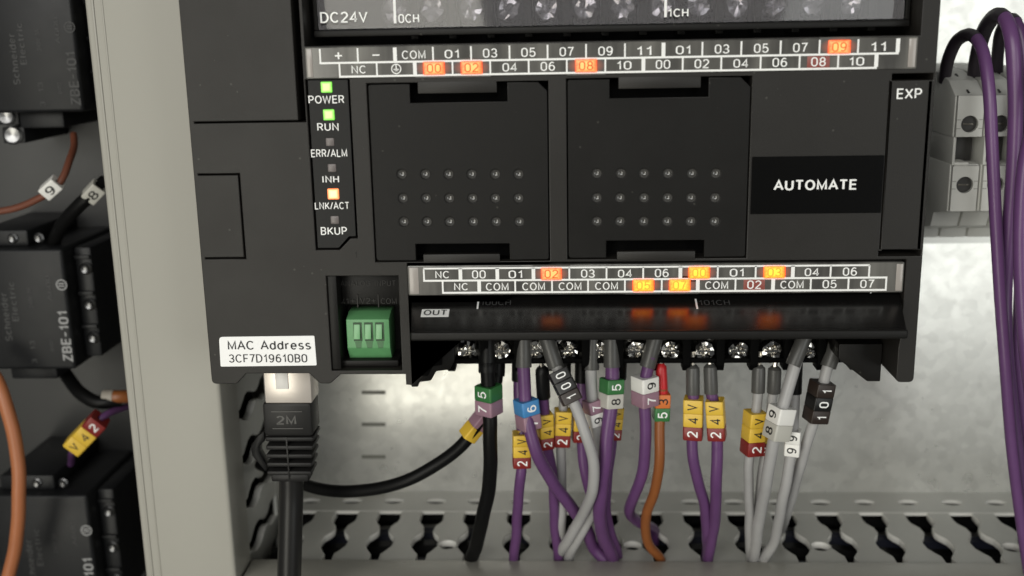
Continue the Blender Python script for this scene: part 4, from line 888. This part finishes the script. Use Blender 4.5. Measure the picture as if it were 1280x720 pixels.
# ================================================================== PURPLE CABLES ON THE RIGHT
def cable(label, wpx, shaded_pts, pts):
    """dark sleeve paints the shade from the terminals over the bend, then purple"""
    P = [U(*p) for p in pts]; B = [U(*p) for p in shaded_pts]
    t = thing('cable', label, 'cable', min(P, key=lambda v: v.z), 'purple cables at the right edge')
    r = wpx/2/sc(P[len(P)//2])
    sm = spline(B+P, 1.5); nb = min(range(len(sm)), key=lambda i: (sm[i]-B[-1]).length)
    MB().tube(sm, r, 18).put('sheath', PURPLE2, t)
    MB().tube(sm[:nb+1], r*1.06, 18).put('shade_sleeve', mat('painted_loop_shade', (0.022, 0.016, 0.023), 0.45), t)  # added dark sleeve: shade on the bend put into colour
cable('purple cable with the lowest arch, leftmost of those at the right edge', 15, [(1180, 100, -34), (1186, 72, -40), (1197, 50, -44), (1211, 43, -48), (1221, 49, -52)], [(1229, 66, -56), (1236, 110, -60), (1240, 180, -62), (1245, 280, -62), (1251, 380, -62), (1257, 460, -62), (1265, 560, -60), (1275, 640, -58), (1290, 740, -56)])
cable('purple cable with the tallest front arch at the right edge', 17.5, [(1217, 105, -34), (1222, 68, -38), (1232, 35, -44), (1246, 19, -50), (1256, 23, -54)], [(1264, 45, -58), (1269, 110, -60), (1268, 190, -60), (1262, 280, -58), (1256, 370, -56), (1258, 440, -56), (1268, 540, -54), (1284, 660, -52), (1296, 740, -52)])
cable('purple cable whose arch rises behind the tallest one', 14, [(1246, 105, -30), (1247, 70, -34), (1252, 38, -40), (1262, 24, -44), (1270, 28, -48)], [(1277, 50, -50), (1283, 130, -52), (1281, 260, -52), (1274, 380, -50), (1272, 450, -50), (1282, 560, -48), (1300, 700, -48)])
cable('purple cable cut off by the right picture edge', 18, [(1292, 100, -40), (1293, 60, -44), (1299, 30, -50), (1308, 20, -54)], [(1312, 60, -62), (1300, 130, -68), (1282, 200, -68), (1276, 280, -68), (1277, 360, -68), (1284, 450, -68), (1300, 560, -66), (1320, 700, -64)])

# ================================================================== CONTACT BLOCKS ON THE DOOR
DY = -10.0
def contact_block(label, ox, oy, faint):
    """ox, oy: pixel offset of the whole block from the middle one"""
    Yf = DY-14
    q = lambda x, y, Y=Yf: U(x+ox, y+oy, Y)
    base = q(50, 470, 14); t = thing('contact_block', label, 'contact block', (base.x, 14, base.z), 'contact blocks on the dark door')
    a, b = q(-45, 312), q(95, 462)
    x0, x1, z0, z1 = a.x, b.x, b.z, a.z
    MB().box(x0, x1, Yf, 13.9, z0, z1, 1.1, 3).put('body', BLOCKM, t)
    MB().box(x1+0.05, x1+5.5, Yf+7, 13.9, z0+2, z1-1, 0.8).put('terminal_side', BLOCKM, t)
    for f in (0.22, 0.5, 0.8):
        zc = z0+(z1-z0)*f
        MB().lathe((x1+3.6, Yf+7, zc), (0, -1, 0), [(0, 1.9), (0.6, 1.9), (1.0, 1.4), (0.6, 0.6), (0.6, 0.1)], 14).put('screw', mat('dull_terminal_screw', (0.16, 0.16, 0.16), 0.3, metal=1.0), t)
        MB().box(x1+0.3, x1+5.2, Yf+6, Yf+7.05, zc+3.0, zc+4.2, 0.2).put('terminal_rib', BLOCKM, t)
    MB().box(x0+2, x1-12, Yf+4, 13.9, z1+0.05, z1+5, 0.7).put('top_clip', BLOCKM, t)
    MB().box(x0+6, x1-9, Yf+6, 13.9, z0-5, z0-0.05, 0.7).put('bottom_clip', BLOCKM, t)
    for f in (0.45, 0.72):
        MB().lathe((x0+(x1-x0)*f, Yf+4, z1+2.6), (0, -1, 0), [(0, 1.6), (0.5, 1.6), (0.8, 1.1), (0.5, 0.3)], 12).put('screw', mat('dull_terminal_screw', (0.16, 0.16, 0.16), 0.3, metal=1.0), t)
    if faint:
        for sx_, sy_, rr2 in ((9, 146, 2.6), (17, 169, 2.9)):
            p = U(sx_, sy_, Yf+9); MB().lathe(p, (0.15, -1, 0.1), [(0, rr2), (0.8, rr2), (1.3, rr2*0.75), (1.0, rr2*0.3), (0.9, 0.1)], 14).put('screw', mat('worn_terminal_screw', (0.28, 0.28, 0.28), 0.3, metal=1.0), t)
            MB().box(p.x-3.4, p.x+3.4, Yf+9.05, 13.9, p.z-2.4, p.z+2.4, 0.4).put('screw_seat', BLOCKM, t)
    k = sc(q(80, 420)); up = (0, 0, 1); left = (-1, 0, 0)
    pm = GREYP if not faint else FAINTP
    # printing runs bottom to top
    text3('lettering', 'ZBE-101', q(81.5, 421), up, left, 13.5/k, 66/k, pm, t, 0.03)
    text3('lettering', 'Schneider', q(8, 396), up, left, 9/k, 62/k, FAINTP, t, 0.012)
    text3('lettering', 'Electric', q(17, 377), up, left, 8/k, 50/k, FAINTP, t, 0.012)
    text3('lettering', '240V 3A', q(38, 372), up, left, 6/k, 26/k, FAINTP, t, 0.0)
    text3('lettering', 'A600', q(61, 360), up, left, 6/k, 32/k, FAINTP, t, 0.0)
    text3('lettering', '3  13', q(42, 440), up, left, 7/k, 30/k, FAINTP, t, 0.0)
    text3('lettering', '0102', q(65, 432), up, left, 5/k, 14/k, FAINTP, t, 0.0)
    c = q(77, 356); n = 20; g = MB()
    g.rings([[c+Vector((r*math.cos(2*math.pi*i/n), y, r*math.sin(2*math.pi*i/n))) for i in range(n)] for r, y in ((7.0/k, 0), (7.0/k, -0.1), (5.6/k, -0.1), (5.6/k, 0))], False)
    g.box(c.x-4/k, c.x+4/k, c.y-0.1, c.y, c.z-2.2/k, c.z-0.9/k).box(c.x-4/k, c.x+4/k, c.y-0.1, c.y, c.z+0.9/k, c.z+2.2/k).put('round_mark', pm, t, smooth=None)
    return t
contact_block('dim black contact block at the top left picture corner', 10, -322, True)
contact_block('black contact block in the middle left with the clearest ZBE-101 print', 0, 0, False)
contact_block('black contact block at the bottom left behind the orange cable', 31, 307, False)

LG = 'loose wires in front of the dark door'
def tail(name, label, material, wpx, path, marks=None, slv=None):
    return wire(label, material, wpx, path, slv, marks, None, LG)
tail('w', 'thin reddish wire with a white marker ring printed 9, above the middle contact block', mat('dull_red_brown_pvc', (0.15, 0.05, 0.028), 0.45), 9, [(-12, 266, -26), (20, 260, -27), (50, 247, -28), (68, 236, -28), (80, 220, -26), (88, 200, -22), (93, 182, -16), (92, 168, -12)], [((73, 227), (56, 242), -28, '9', 21, 10)])
tail('w', 'short black wire with a pale marker ring printed 8, above the middle contact block', BLACKW, 17, [(66, 308, -16), (72, 290, -20), (84, 272, -24), (100, 256, -26), (116, 242, -26), (132, 226, -22)], [((125, 232), (110, 248), -26, '8', 20, 12)])
tail('w', 'short black wire bending out from under the middle contact block', BLACKW, 17, [(78, 462, -6), (90, 478, -12), (103, 493, -18), (118, 502, -20), (133, 503, -20), (150, 500, -18)])
tail('w', 'orange wire end with a pale sleeve, touching the upright duct', BROWNW, 16, [(139, 496, -19), (150, 496, -19), (175, 495, -14)], None, ((128, 496, -19), (143, 496, -19), 18, mat('pale_sleeve', (0.30, 0.27, 0.23), 0.5), None))
tail('w', 'purple wire with a slanted yellow and red 24V marker by the upright duct', PURPLE, 9, [(172, 505, -10), (150, 511, -18), (130, 520, -24), (112, 537, -26), (97, 555, -26), (90, 566, -22), (88, 580, -12)], [((126, 523), (91, 559), -26, '2AV'.replace('A', '4'), 27, 8)])
tail('w', 'thick orange cable hanging down the left picture edge', ORANGEW, 17, [(-18, 455, -34), (-4, 475, -36), (10, 512, -38), (19, 555, -39), (24, 610, -40), (23, 655, -40), (17, 690, -40), (8, 730, -40)])
